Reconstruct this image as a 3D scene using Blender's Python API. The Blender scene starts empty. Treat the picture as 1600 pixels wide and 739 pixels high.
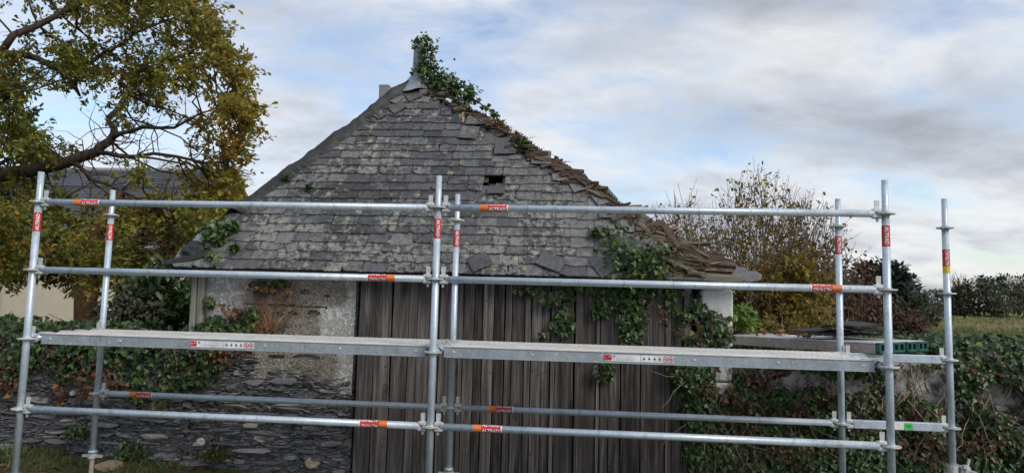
import bpy, bmesh, math, random
import numpy as np
from mathutils import Vector, Matrix, Euler

random.seed(11)
rng = np.random.default_rng(11)
R_ = math.radians
SC = bpy.context.scene
COL = SC.collection

# ------------------------------------------------------------------ camera
F_PX, PITCH, ROLL, YAW = 1049.15, .08803, .0254, .08938
CAM = Vector((.938, -4.608, 1.6))
_fw = Vector((-math.sin(YAW), math.cos(YAW), 0)); _rt = Vector((math.cos(YAW), math.sin(YAW), 0)); _up = Vector((0, 0, 1))
CF = _fw * math.cos(PITCH) + _up * math.sin(PITCH)
CU = -_fw * math.sin(PITCH) + _up * math.cos(PITCH)
IR = _rt * math.cos(ROLL) + CU * math.sin(ROLL)
IU = -_rt * math.sin(ROLL) + CU * math.cos(ROLL)
cam = bpy.data.cameras.new('camera'); cam_o = bpy.data.objects.new('camera', cam); COL.objects.link(cam_o)
cam.sensor_width = 36; cam.lens = 36 * F_PX / 1600; cam.clip_start = .05; cam.clip_end = 6000
m = Matrix((IR, IU, -CF)).transposed().to_4x4(); m.translation = CAM
cam_o.matrix_world = m
SC.camera = cam_o

# ------------------------------------------------------------------ sky and sun
SUN_EL, SUN_AZ = R_(36), R_(128)          # azimuth clockwise from +Y
W = bpy.data.worlds.new('World'); SC.world = W; W.use_nodes = True
nt = W.node_tree; nt.nodes.clear()
def N(nt, t, ins=None, **props):
    n = nt.nodes.new(t)
    for k, v in props.items(): setattr(n, k, v)
    for k, v in (ins or {}).items():
        s = n.inputs[k]
        if isinstance(v, bpy.types.NodeSocket): nt.links.new(v, s)
        else: s.default_value = v
    return n
def M2(nt, op, a, b=0.0, c=None, clamp=False):
    n = N(nt, 'ShaderNodeMath', {0: a, 1: b}, operation=op, use_clamp=clamp)
    if c is not None:
        if isinstance(c, bpy.types.NodeSocket): nt.links.new(c, n.inputs[2])
        else: n.inputs[2].default_value = c
    return n.outputs[0]
def MIX(nt, f, a, b, blend='MIX'):
    n = nt.nodes.new('ShaderNodeMix'); n.data_type = 'RGBA'; n.blend_type = blend
    for s, v in ((n.inputs[0], f), (n.inputs[6], a), (n.inputs[7], b)):
        if isinstance(v, bpy.types.NodeSocket): nt.links.new(v, s)
        else: s.default_value = v if not isinstance(v, tuple) or len(v) == 4 else (*v, 1)
    return n.outputs[2]
def RAMP(nt, f, stops, interp='LINEAR'):
    n = nt.nodes.new('ShaderNodeValToRGB'); e = n.color_ramp.elements; n.color_ramp.interpolation = interp
    while len(e) < len(stops): e.new(.5)
    for el, (p, c) in zip(e, stops):
        el.position = p; el.color = (c, c, c, 1) if isinstance(c, (int, float)) else (*c, 1)
    nt.links.new(f, n.inputs[0]); return n.outputs[0]
def NOISE(nt, vec, scale, detail=4, rough=.55, dist=0.0):
    return N(nt, 'ShaderNodeTexNoise', {'Vector': vec, 'Scale': scale, 'Detail': detail, 'Roughness': rough, 'Distortion': dist}).outputs['Fac']
def MAP(nt, vec, loc=(0, 0, 0), rot=(0, 0, 0), scale=(1, 1, 1)):
    return N(nt, 'ShaderNodeMapping', {'Vector': vec, 'Location': loc, 'Rotation': rot, 'Scale': scale}).outputs[0]

sky = N(nt, 'ShaderNodeTexSky', sky_type='NISHITA', sun_disc=False, sun_elevation=SUN_EL, sun_rotation=SUN_AZ,
        air_density=1.0, dust_density=1.2, ozone_density=1.2)
gen = N(nt, 'ShaderNodeTexCoord').outputs['Generated']
sep = N(nt, 'ShaderNodeSeparateXYZ', {0: gen})
zc = M2(nt, 'ADD', M2(nt, 'MAXIMUM', sep.outputs[2], 0.0), .30)      # project the view direction on a cloud deck
cp = N(nt, 'ShaderNodeCombineXYZ', {0: M2(nt, 'DIVIDE', sep.outputs[0], zc), 1: M2(nt, 'DIVIDE', sep.outputs[1], zc), 2: M2(nt, 'MULTIPLY', sep.outputs[2], 2.0)}).outputs[0]
n_big = NOISE(nt, MAP(nt, cp, loc=(9.1, 3.7, 0), rot=(0, 0, R_(-35)), scale=(1.0, 1.5, 1)), 1.0, 6, .52, .2)
n_mid = NOISE(nt, MAP(nt, cp, loc=(7.7, 4.1, 2), rot=(0, 0, R_(-30)), scale=(2.2, 3.2, 1.5)), 1.7, 10, .60, .25)
n_shd = NOISE(nt, MAP(nt, cp, loc=(2.9, 6.2, 5), rot=(0, 0, R_(-30)), scale=(1.3, 2.0, 1)), 1.4, 8, .55, .2)
lowz = N(nt, 'ShaderNodeMapRange', {0: sep.outputs[2], 1: .0, 2: .20, 3: .10, 4: .0}).outputs[0]     # clouds close up towards the horizon
dens = M2(nt, 'ADD', M2(nt, 'ADD', M2(nt, 'MULTIPLY', n_big, .64), M2(nt, 'MULTIPLY', n_mid, .36)), lowz)
cover = RAMP(nt, dens, [(.39, .07), (.465, .42), (.53, .84), (.585, 1.0)])
thick = M2(nt, 'ADD', dens, M2(nt, 'MULTIPLY', M2(nt, 'SUBTRACT', n_shd, .5), .75))
c_col = RAMP(nt, thick, [(.38, (.68, .68, .685)), (.48, (.60, .605, .62)), (.57, (.465, .48, .515)), (.68, (.345, .365, .41)), (.80, (.27, .29, .335))])
bg_sky = N(nt, 'ShaderNodeBackground', {'Color': sky.outputs[0], 'Strength': .125})
bg_cld = N(nt, 'ShaderNodeBackground', {'Color': c_col, 'Strength': .92})
mixs = N(nt, 'ShaderNodeMixShader', {0: cover, 1: bg_sky.outputs[0], 2: bg_cld.outputs[0]})
N(nt, 'ShaderNodeOutputWorld', {0: mixs.outputs[0]})

sun = bpy.data.lights.new('sun', 'SUN'); sun.energy = 1.45; sun.angle = R_(24); sun.color = (1, .93, .82)
sun_o = bpy.data.objects.new('sun', sun); COL.objects.link(sun_o)
sd = Vector((math.sin(SUN_AZ) * math.cos(SUN_EL), math.cos(SUN_AZ) * math.cos(SUN_EL), math.sin(SUN_EL)))
sun_o.rotation_euler = sd.to_track_quat('Z', 'Y').to_euler(); sun_o.location = (5, -9, 12)

SC.view_settings.view_transform = 'Standard'; SC.view_settings.look = 'None'
SC.view_settings.exposure = 0.64; SC.view_settings.gamma = 1.0; SC.view_settings.use_curve_mapping = False
SC.cycles.use_denoising = True
SC.cycles.max_bounces = 6; SC.cycles.transparent_max_bounces = 4

# ------------------------------------------------------------------ helpers
def ray(x, y):
    return CF + IR * ((x - 800) / F_PX) - IU * ((y - 369.5) / F_PX)
def at(x, y, Y):
    d = ray(x, y); return CAM + d * ((Y - CAM.y) / d.y)
def atz(x, y, Z):
    d = ray(x, y); return CAM + d * ((Z - CAM.z) / d.z)

def tag(o, label=None, cat=None, group=None, kind=None):
    if label: o['label'] = label
    if cat: o['category'] = cat
    if group: o['group'] = group
    if kind: o['kind'] = kind
    return o
def empty(name, loc=(0, 0, 0), rz=0.0, label=None, cat=None, group=None):
    o = bpy.data.objects.new(name, None); o.empty_display_size = .1; COL.objects.link(o)
    o.location = loc; o.rotation_euler = (0, 0, rz)
    return tag(o, label, cat, group)
def link(name, me, parent=None, mw=None):
    o = bpy.data.objects.new(name, me); COL.objects.link(o)
    if parent is not None:
        o.parent = parent                     # matrices below are world matrices; parents sit at known transforms
        if mw is None: mw = Matrix.Identity(4)
        o.matrix_basis = Matrix.Identity(4)
        o.matrix_parent_inverse = world(parent).inverted()
        o.matrix_basis = mw
    elif mw is not None: o.matrix_basis = mw
    return o
def world(o):
    if o.parent is None: return o.matrix_basis.copy()
    return world(o.parent) @ o.matrix_parent_inverse @ o.matrix_basis

class MB:
    def __init__(s): s.v = []; s.f = []; s.m = []; s.mats = []
    def mi(s, mat):
        if mat not in s.mats: s.mats.append(mat)
        return s.mats.index(mat)
    def add(s, vs, fs, mat=None):
        b = len(s.v); s.v += [tuple(v) for v in vs]; s.f += [tuple(b + i for i in f) for f in fs]
        s.m += [s.mi(mat) if mat else 0] * len(fs)
    def box(s, c, size, mat=None, rot=None):
        hx, hy, hz = size[0] / 2, size[1] / 2, size[2] / 2
        vs = [Vector((x, y, z)) for x in (-hx, hx) for y in (-hy, hy) for z in (-hz, hz)]
        if rot is not None: vs = [rot @ v for v in vs]
        c = Vector(c); vs = [v + c for v in vs]
        s.add(vs, [(0, 1, 3, 2), (4, 6, 7, 5), (0, 4, 5, 1), (2, 3, 7, 6), (0, 2, 6, 4), (1, 5, 7, 3)], mat)
    def cbox(s, c, size, mat=None, rot=None, b=.004):            # chamfered box
        hx, hy, hz = size[0] / 2, size[1] / 2, size[2] / 2; b = min(b, hx * .9, hy * .9, hz * .9)
        vs = []
        for z, i in ((-hz, b), (-hz + b, 0), (hz - b, 0), (hz, b)):
            X, Y = hx - i, hy - i
            vs += [(-X + b, -Y, z), (X - b, -Y, z), (X, -Y + b, z), (X, Y - b, z), (X - b, Y, z), (-X + b, Y, z), (-X, Y - b, z), (-X, -Y + b, z)]
        vs = [Vector(v) for v in vs]
        if rot is not None: vs = [rot @ v for v in vs]
        c = Vector(c); vs = [v + c for v in vs]
        fs = [tuple(range(7, -1, -1)), tuple(range(24, 32))]
        for r in range(3):
            for k in range(8): fs.append((r * 8 + k, r * 8 + (k + 1) % 8, (r + 1) * 8 + (k + 1) % 8, (r + 1) * 8 + k))
        s.add(vs, fs, mat)
    def tube(s, pts, rad, n=6, mat=None, cap=True):
        pts = [Vector(p) for p in pts]
        if not isinstance(rad, (list, tuple)): rad = [rad] * len(pts)
        vs = []; a = None
        for i, p in enumerate(pts):
            t = (pts[min(i + 1, len(pts) - 1)] - pts[max(i - 1, 0)])
            if t.length < 1e-9: t = Vector((0, 0, 1))
            t.normalize()
            if a is None: a = t.orthogonal().normalized()
            a = (a - t * a.dot(t));
            if a.length < 1e-6: a = t.orthogonal()
            a.normalize(); b = t.cross(a)
            for k in range(n):
                q = 2 * math.pi * k / n; vs.append(p + (a * math.cos(q) + b * math.sin(q)) * rad[i])
        fs = [(r * n + k, r * n + (k + 1) % n, (r + 1) * n + (k + 1) % n, (r + 1) * n + k) for r in range(len(pts) - 1) for k in range(n)]
        if cap: fs += [tuple(range(n - 1, -1, -1)), tuple((len(pts) - 1) * n + k for k in range(n))]
        s.add(vs, fs, mat)
    def grid(s, fn, nu, nv, mat=None):
        vs = [fn(i / nu, j / nv) for j in range(nv + 1) for i in range(nu + 1)]
        w = nu + 1
        s.add(vs, [(j * w + i, j * w + i + 1, (j + 1) * w + i + 1, (j + 1) * w + i) for j in range(nv) for i in range(nu)], mat)
    def mesh(s, name, mat=None, smooth=False):
        me = bpy.data.meshes.new(name); me.from_pydata(s.v, [], s.f)
        for mm in (s.mats or [mat]):
            if mm: me.materials.append(mm)
        if len(s.mats) > 1: me.polygons.foreach_set('material_index', s.m)
        if smooth: me.polygons.foreach_set('use_smooth', [True] * len(s.f))
        me.update(); return me
    def build(s, name, mat=None, parent=None, smooth=False, mw=None):
        return link(name, s.mesh(name, mat, smooth), parent, mw)

def vnoise(seed):
    """cheap smooth 2D value noise"""
    r = np.random.default_rng(seed); g = r.random((64, 64))
    def f(x, y):
        xi, yi = math.floor(x), math.floor(y); fx, fy = x - xi, y - yi
        fx = fx * fx * (3 - 2 * fx); fy = fy * fy * (3 - 2 * fy)
        a, b = g[xi % 64, yi % 64], g[(xi + 1) % 64, yi % 64]; c, d = g[xi % 64, (yi + 1) % 64], g[(xi + 1) % 64, (yi + 1) % 64]
        return (a * (1 - fx) + b * fx) * (1 - fy) + (c * (1 - fx) + d * fx) * fy
    return f
vn = vnoise(5)
def fbm(x, y): return vn(x, y) * .55 + vn(x * 2.1 + 7, y * 2.1 + 3) * .3 + vn(x * 4.3 + 1, y * 4.3 + 9) * .15

# leaf outlines (u toward the tip, v sideways)
T_IVY = [(0, 0), (.12, -.38), (.38, -.5), (.42, -.26), (.74, -.24), (1, 0), (.74, .24), (.42, .26), (.38, .5), (.12, .38)]
T_OAK = [(0, 0), (.25, -.2), (.36, -.13), (.58, -.32), (.68, -.2), (.86, -.2), (1, 0), (.86, .2), (.68, .2), (.58, .32), (.36, .13), (.25, .2)]
T_OVAL = [(0, 0), (.3, -.25), (.7, -.24), (1, 0), (.7, .24), (.3, .25)]
T_BLADE = [(0, -.04), (.5, -.035), (1, 0), (.5, .035), (0, .04)]
def leaf_mesh(name, P, D, Nn, S, tpl, rnd, mat, parent=None, fold=.12, curl=.15):
    P, D, Nn, S, rnd = (np.asarray(a, float) for a in (P, D, Nn, S, rnd))
    n = len(P)
    D = D / np.maximum(np.linalg.norm(D, axis=1, keepdims=True), 1e-9)
    Nn = Nn - D * (Nn * D).sum(1, keepdims=True); Nn /= np.maximum(np.linalg.norm(Nn, axis=1, keepdims=True), 1e-9)
    B = np.cross(Nn, D)
    tp = np.array([(.45, 0)] + list(tpl)); k = len(tpl)
    u = tp[:, 0]; v = tp[:, 1]; h = fold * np.abs(v) * 2 - curl * u * u
    V = P[:, None, :] + S[:, None, None] * (D[:, None, :] * u[None, :, None] + B[:, None, :] * v[None, :, None] + Nn[:, None, :] * h[None, :, None])
    V = V.reshape(-1, 3)
    base = (np.arange(n) * (k + 1))[:, None, None]
    tri = np.array([(0, 1 + i, 1 + (i + 1) % k) for i in range(k)])[None]
    Fc = (base + tri).reshape(-1)
    me = bpy.data.meshes.new(name); nf = n * k
    me.vertices.add(len(V)); me.vertices.foreach_set('co', V.ravel())
    me.loops.add(nf * 3); me.loops.foreach_set('vertex_index', Fc)
    me.polygons.add(nf); me.polygons.foreach_set('loop_start', np.arange(0, nf * 3, 3))
    me.polygons.foreach_set('loop_total', np.full(nf, 3))
    at_ = me.attributes.new('rnd', 'FLOAT', 'POINT'); at_.data.foreach_set('value', np.repeat(rnd, k + 1))
    me.materials.append(mat); me.update(calc_edges=True); me.validate()
    o = link(name, me, parent); o['kind'] = 'stuff'; return o
def unit(n):
    v = rng.normal(size=(n, 3)); return v / np.linalg.norm(v, axis=1, keepdims=True)

# ------------------------------------------------------------------ materials
MATS = {}
def newmat(name):
    m = bpy.data.materials.new(name); m.use_nodes = True; nt = m.node_tree; nt.nodes.clear()
    b = N(nt, 'ShaderNodeBsdfPrincipled'); N(nt, 'ShaderNodeOutputMaterial', {0: b.outputs[0]})
    MATS[name] = m; return m, nt, b
def L(nt, a, b): nt.links.new(a, b)
def bump(nt, b, h, strength=.5, dist=.01):
    n = N(nt, 'ShaderNodeBump', {'Height': h, 'Strength': strength, 'Distance': dist}); L(nt, n.outputs[0], b.inputs['Normal'])
def pos(nt): return N(nt, 'ShaderNodeNewGeometry').outputs['Position']
def orand(nt): return N(nt, 'ShaderNodeObjectInfo').outputs['Random']

def simple(name, col, rough=.6, metal=0.0, var=.12, scale=12):
    m, nt, b = newmat(name); n = NOISE(nt, pos(nt), scale, 5)
    d = tuple(c * (1 - var) for c in col); l = tuple(min(1, c * (1 + var)) for c in col)
    L(nt, RAMP(nt, n, [(.3, d), (.7, l)]), b.inputs['Base Color'])
    b.inputs['Roughness'].default_value = rough; b.inputs['Metallic'].default_value = metal; return m

def m_leaf(name, stops, rough=.5, trans=.3):
    m = bpy.data.materials.new(name); m.use_nodes = True; nt = m.node_tree; nt.nodes.clear()
    r = N(nt, 'ShaderNodeAttribute', attribute_name='rnd').outputs['Fac']
    c = RAMP(nt, r, stops)
    n = NOISE(nt, pos(nt), 9, 3); c = MIX(nt, .6, c, RAMP(nt, n, [(.3, .45), (.7, 1.0)]), 'MULTIPLY')
    b = N(nt, 'ShaderNodeBsdfPrincipled', {'Base Color': c, 'Roughness': rough, 'Specular IOR Level': .35})
    t = N(nt, 'ShaderNodeBsdfTranslucent', {'Color': c})
    mx = N(nt, 'ShaderNodeMixShader', {0: trans, 1: b.outputs[0], 2: t.outputs[0]})
    N(nt, 'ShaderNodeOutputMaterial', {0: mx.outputs[0]}); MATS[name] = m; return m

# slates ---------------------------------------------------------------
def m_slate(name, lich=1.0, base=((.040, .043, .051), (.108, .113, .126)), wet=.66):
    m, nt, b = newmat(name); P = pos(nt); r = orand(nt)
    Pm = N(nt, 'ShaderNodeVectorMath', {0: P, 1: N(nt, 'ShaderNodeCombineXYZ', {0: M2(nt, 'MULTIPLY', r, 7.0), 1: M2(nt, 'MULTIPLY', r, 13.0), 2: 0.0}).outputs[0]}, operation='ADD').outputs[0]
    c = RAMP(nt, r, [(0, base[0]), (.5, tuple((a + d) / 2 for a, d in zip(*base))), (1, base[1])])
    grain = NOISE(nt, MAP(nt, Pm, scale=(1, .6, .6)), 26, 6, .65)
    c = MIX(nt, .75, c, RAMP(nt, grain, [(.32, .48), (.5, .95), (.7, 1.35)]), 'MULTIPLY')
    # dark algae, grey crust and pale green lichen rosettes, each with a shape of its own
    big = NOISE(nt, P, 1.3, 4, .6)
    alg = M2(nt, 'MULTIPLY', RAMP(nt, NOISE(nt, Pm, 15, 6, .7), [(.48, 0), (.54, 1)]), .85 * lich)
    c = MIX(nt, alg, c, (.028, .028, .026))
    gc = M2(nt, 'MULTIPLY', RAMP(nt, M2(nt, 'ADD', NOISE(nt, P, 21, 6, .68), M2(nt, 'MULTIPLY', M2(nt, 'SUBTRACT', big, .5), .8)), [(.505, 0), (.555, 1)]), .80 * lich)
    gc = M2(nt, 'MULTIPLY', gc, RAMP(nt, N(nt, 'ShaderNodeMath', {0: M2(nt, 'MULTIPLY', r, 7.31)}, operation='FRACT').outputs[0], [(.10, .25), (.40, 1)]))
    c = MIX(nt, M2(nt, 'MULTIPLY', gc, RAMP(nt, NOISE(nt, P, 55, 4, .7), [(.38, .35), (.58, 1)])), c, (.255, .255, .235))
    vor = N(nt, 'ShaderNodeTexVoronoi', {'Vector': P, 'Scale': 11.0, 'Randomness': 1.0})
    ring = RAMP(nt, M2(nt, 'ADD', vor.outputs['Distance'], M2(nt, 'MULTIPLY', NOISE(nt, P, 45, 3), .34)), [(.36, .9), (.48, .6), (.56, 0)])
    sel = RAMP(nt, N(nt, 'ShaderNodeSeparateColor', {0: vor.outputs['Color']}).outputs[0], [(.62, 0), (.70, 1)])
    ros = M2(nt, 'MULTIPLY', M2(nt, 'MULTIPLY', ring, sel), 1.0 * lich, clamp=True)
    c = MIX(nt, M2(nt, 'MULTIPLY', ros, RAMP(nt, NOISE(nt, P, 60, 4, .7), [(.35, .3), (.6, 1)])), c, (.29, .29, .205))
    L(nt, c, b.inputs['Base Color']); b.inputs['Roughness'].default_value = wet
    bump(nt, b, M2(nt, 'ADD', grain, M2(nt, 'MULTIPLY', ros, .5)), .55, .006); return m
m_slate('slate', 1.0); m_slate('slate_clean', .12, ((.055, .057, .066), (.085, .088, .10)), .5)
m_slate('slate_pile', .1, ((.012, .012, .014), (.035, .035, .038)), .95)
m_slate('slate_grey', .45, ((.09, .094, .10), (.145, .15, .155)), .65)

# wood -----------------------------------------------------------------
def m_wood(name, dark, mid, light, vertical=True, knots=True, rough=.85):
    m, nt, b = newmat(name); r = orand(nt)
    tc = N(nt, 'ShaderNodeTexCoord').outputs['Object']
    off = N(nt, 'ShaderNodeCombineXYZ', {0: M2(nt, 'MULTIPLY', r, 31.0), 1: M2(nt, 'MULTIPLY', r, 17.0), 2: M2(nt, 'MULTIPLY', r, 53.0)}).outputs[0]
    P = N(nt, 'ShaderNodeVectorMath', {0: tc, 1: off}, operation='ADD').outputs[0]
    sc = (22, 22, .9) if vertical else (.9, 22, 22)
    warp = MAP(nt, P, scale=(3, 3, .7) if vertical else (.7, 3, 3))
    g1 = NOISE(nt, MAP(nt, P, scale=sc), 1.0, 6, .62, .5); g2 = NOISE(nt, MAP(nt, P, scale=tuple(a * 4 for a in sc)), 1.0, 5, .6)
    st = NOISE(nt, warp, 1.0, 4, .6)
    f = M2(nt, 'ADD', M2(nt, 'ADD', M2(nt, 'MULTIPLY', g1, .55), M2(nt, 'MULTIPLY', g2, .35)), M2(nt, 'MULTIPLY', M2(nt, 'SUBTRACT', r, .5), .15))
    c = RAMP(nt, f, [(.30, dark), (.46, mid), (.64, light)])
    c = MIX(nt, .8, c, RAMP(nt, st, [(.3, .5), (.65, 1.15)]), 'MULTIPLY')
    h = g1
    if knots:
        v = N(nt, 'ShaderNodeTexVoronoi', {'Vector': MAP(nt, P, scale=(5.5, 1, 2.0) if vertical else (2, 1, 5.5)), 'Scale': 1.0, 'Randomness': 1.0})
        k = RAMP(nt, v.outputs['Distance'], [(.05, 1), (.09, .2), (.12, .9), (.18, 0)])
        c = MIX(nt, M2(nt, 'MULTIPLY', k, .75), c, tuple(a * .8 for a in dark))
    L(nt, c, b.inputs['Base Color']); b.inputs['Roughness'].default_value = rough; b.inputs['Specular IOR Level'].default_value = .25
    bump(nt, b, M2(nt, 'ADD', g1, M2(nt, 'MULTIPLY', g2, .6)), .7, .006); return m
m_wood('board', (.018, .0155, .0155), (.088, .079, .077), (.27, .25, .24))
m_wood('batten', (.04, .036, .035), (.125, .113, .108), (.25, .23, .215), knots=False)
m_wood('frame_wood', (.022, .017, .016), (.075, .06, .055), (.15, .125, .112), knots=False)
m_wood('post_wood', (.10, .10, .09), (.22, .225, .20), (.36, .36, .33), knots=False)
m_wood('rotten', (.020, .014, .011), (.078, .053, .041), (.18, .13, .10), vertical=False, knots=False)
m_wood('rotten_grey', (.032, .028, .022), (.11, .098, .08), (.23, .21, .17), vertical=False, knots=False)
m_wood('fresh_wood', (.22, .12, .06), (.42, .27, .15), (.55, .38, .24), knots=False)

# metal ------------------------------------------------------------------
def m_galv(name, c0, c1, metal=.55, rough=.42):
    m, nt, b = newmat(name); P = pos(nt)
    v = N(nt, 'ShaderNodeTexVoronoi', {'Vector': P, 'Scale': 70.0}); n = NOISE(nt, P, 6, 5, .6); n2 = NOISE(nt, MAP(nt, P, scale=(3, 3, 1)), 9, 6, .7)
    f = M2(nt, 'ADD', M2(nt, 'MULTIPLY', N(nt, 'ShaderNodeSeparateColor', {0: v.outputs['Color']}).outputs[0], .25), M2(nt, 'MULTIPLY', n, .75))
    c = RAMP(nt, f, [(.25, c0), (.75, c1)])
    c = MIX(nt, M2(nt, 'MULTIPLY', RAMP(nt, n2, [(.56, 0), (.66, 1)]), .55), c, (.20, .185, .165))
    c = MIX(nt, M2(nt, 'MULTIPLY', RAMP(nt, NOISE(nt, MAP(nt, P, loc=(4, 2, 7)), 21, 6, .7), [(.61, 0), (.66, 1)]), .7), c, (.62, .62, .60))
    c = MIX(nt, M2(nt, 'MULTIPLY', RAMP(nt, NOISE(nt, MAP(nt, P, loc=(1, 8, 3)), 5, 7, .75), [(.62, 0), (.70, 1)]), .5), c, (.16, .11, .075))
    L(nt, c, b.inputs['Base Color']); b.inputs['Metallic'].default_value = metal
    L(nt, RAMP(nt, n, [(.3, rough - .07), (.7, rough + .12)]), b.inputs['Roughness']); bump(nt, b, n2, .15, .002); return m
m_galv('galv', (.38, .455, .54), (.54, .63, .73), .32, .4); m_galv('galv_cast', (.40, .43, .45), (.62, .65, .66), .35, .5)
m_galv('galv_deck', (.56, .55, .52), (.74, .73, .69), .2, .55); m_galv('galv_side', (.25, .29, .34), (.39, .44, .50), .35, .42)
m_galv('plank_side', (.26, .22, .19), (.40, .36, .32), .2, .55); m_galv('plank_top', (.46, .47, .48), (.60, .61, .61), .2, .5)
m_galv('zinc', (.20, .22, .23), (.36, .38, .39), .3, .5); m_galv('lead', (.20, .22, .26), (.36, .39, .45), .35, .4)
simple('rust_nail', (.05, .03, .022), .8); simple('rust_jack', (.34, .30, .23), .7, .1, .3, 30)
def m_sticker(name, col):
    m, nt, b = newmat(name); P = pos(nt); n = NOISE(nt, P, 7, 4); c = RAMP(nt, n, [(.3, tuple(a * .8 for a in col)), (.7, tuple(min(1, a * 1.1 + .02) for a in col))])
    c = MIX(nt, M2(nt, 'MULTIPLY', RAMP(nt, NOISE(nt, P, 75, 6, .7), [(.60, 0), (.66, 1)]), .75), c, (.42, .42, .43)); c = MIX(nt, M2(nt, 'MULTIPLY', RAMP(nt, NOISE(nt, P, 30, 6, .7), [(.55, 0), (.7, 1)]), .35), c, (.12, .09, .08))
    L(nt, c, b.inputs['Base Color']); b.inputs['Roughness'].default_value = .5
m_sticker('red', (.50, .012, .022)); m_sticker('orange', (.68, .17, .035)); m_sticker('white', (.74, .75, .76))
simple('yellow', (.72, .52, .02), .45); simple('green_tag', (.05, .55, .06), .45); simple('green_cap', (.009, .075, .058), .45, 0, .2)
simple('cap_dark', (.012, .02, .02), .6); simple('pink', (.62, .28, .36), .5); simple('ink', (.03, .05, .10), .5); simple('blue_ink', (.08, .2, .5), .5)

# masonry ---------------------------------------------------------------
m, nt, b = newmat('render_wall'); P = pos(nt); sx = N(nt, 'ShaderNodeSeparateXYZ', {0: P})
peb = N(nt, 'ShaderNodeTexVoronoi', {'Vector': P, 'Scale': 62.0}).outputs['Distance']; n1 = NOISE(nt, P, 55, 5, .7); n2 = NOISE(nt, P, 3.2, 6, .65)
c = RAMP(nt, n1, [(.30, (.07, .062, .055)), (.48, (.22, .20, .175)), (.66, (.44, .41, .365))])
c = MIX(nt, .85, c, RAMP(nt, n2, [(.3, .45), (.68, 1.15)]), 'MULTIPLY')
nP = M2(nt, 'MULTIPLY', M2(nt, 'SUBTRACT', n2, .5), .9)
def rng_mask(s, lo, hi, soft=.05):
    a = N(nt, 'ShaderNodeMapRange', {0: s, 1: lo - soft, 2: lo + soft}).outputs[0]; c_ = N(nt, 'ShaderNodeMapRange', {0: s, 1: hi - soft, 2: hi + soft, 3: 1.0, 4: 0.0}).outputs[0]
    return M2(nt, 'MULTIPLY', a, c_)
xw = M2(nt, 'ADD', sx.outputs[0], M2(nt, 'MULTIPLY', nP, .25)); zw = M2(nt, 'ADD', sx.outputs[2], M2(nt, 'MULTIPLY', nP, .2))
pl = M2(nt, 'MULTIPLY', rng_mask(xw, -3, -2.06), rng_mask(zw, 1.12, 2))
pr = M2(nt, 'MULTIPLY', rng_mask(xw, -1.40, 0, .02), rng_mask(zw, 1.13, 1.46, .02)); pr2 = M2(nt, 'MULTIPLY', rng_mask(xw, -1.22, 0, .02), rng_mask(zw, .72, 1.46, .03))
pr3 = M2(nt, 'MULTIPLY', rng_mask(xw, -1.14, 0, .01), rng_mask(zw, .2, 2.0))
paint = M2(nt, 'MAXIMUM', M2(nt, 'MAXIMUM', pl, pr), M2(nt, 'MAXIMUM', pr2, M2(nt, 'MULTIPLY', pr3, .8)))
pn = NOISE(nt, P, 21, 5, .6, .6)
flake = RAMP(nt, M2(nt, 'ADD', pn, M2(nt, 'MULTIPLY', NOISE(nt, P, 4, 3), .3)), [(.56, 1), (.62, 0)])
c = MIX(nt, M2(nt, 'MULTIPLY', paint, M2(nt, 'ADD', .35, M2(nt, 'MULTIPLY', flake, .6))), c, MIX(nt, pn, (.52, .55, .57), (.64, .66, .67)))
L(nt, c, b.inputs['Base Color']); b.inputs['Roughness'].default_value = .92; b.inputs['Specular IOR Level'].default_value = .2
bump(nt, b, M2(nt, 'ADD', M2(nt, 'MULTIPLY', n1, .8), M2(nt, 'MULTIPLY', peb, .5)), .9, .012)

m, nt, b = newmat('mortar'); P = pos(nt); n1 = NOISE(nt, MAP(nt, P, scale=(1, 1, 2.6)), 22, 7, .75); n2 = NOISE(nt, MAP(nt, P, scale=(1, 1, 2.5)), 5, 5, .6)
c = RAMP(nt, n1, [(.3, (.04, .04, .04)), (.46, (.19, .185, .175)), (.62, (.44, .43, .405))]); c = MIX(nt, .7, c, RAMP(nt, n2, [(.35, .5), (.65, 1.1)]), 'MULTIPLY')
L(nt, c, b.inputs['Base Color']); b.inputs['Roughness'].default_value = .95; bump(nt, b, n1, 1.0, .02)

def m_stone(name, stops, rough=.75):
    m, nt, b = newmat(name); P = pos(nt); r = orand(nt)
    c = RAMP(nt, r, stops); n1 = NOISE(nt, MAP(nt, P, scale=(1, 1, 7)), 13, 8, .75); n2 = NOISE(nt, P, 30, 5, .7)
    c = MIX(nt, .8, c, RAMP(nt, n1, [(.3, .5), (.65, 1.3)]), 'MULTIPLY')
    c = MIX(nt, M2(nt, 'MULTIPLY', RAMP(nt, n2, [(.56, 0), (.66, 1)]), .55), c, (.34, .34, .325))
    L(nt, c, b.inputs['Base Color']); b.inputs['Roughness'].default_value = rough; bump(nt, b, M2(nt, 'ADD', n1, n2), .8, .012); return m
m_stone('schist', [(0, (.045, .048, .058)), (.45, (.10, .105, .12)), (.75, (.17, .17, .175)), (.92, (.27, .26, .25)), (1, (.25, .20, .155))])
m, nt, b = newmat('chip'); P = pos(nt); n1 = NOISE(nt, MAP(nt, P, scale=(1, 1, 6)), 9, 5, .8); L(nt, RAMP(nt, n1, [(.32, (.035, .037, .045)), (.5, (.11, .113, .125)), (.62, (.24, .235, .23)), (.72, (.42, .41, .39))]), b.inputs['Base Color']); b.inputs['Roughness'].default_value = .8
m_stone('pale_stone', [(0, (.40, .39, .38)), (1, (.55, .54, .52))], .9); m_stone('tan_stone', [(0, (.33, .25, .18)), (1, (.42, .33, .24))], .9)

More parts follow.
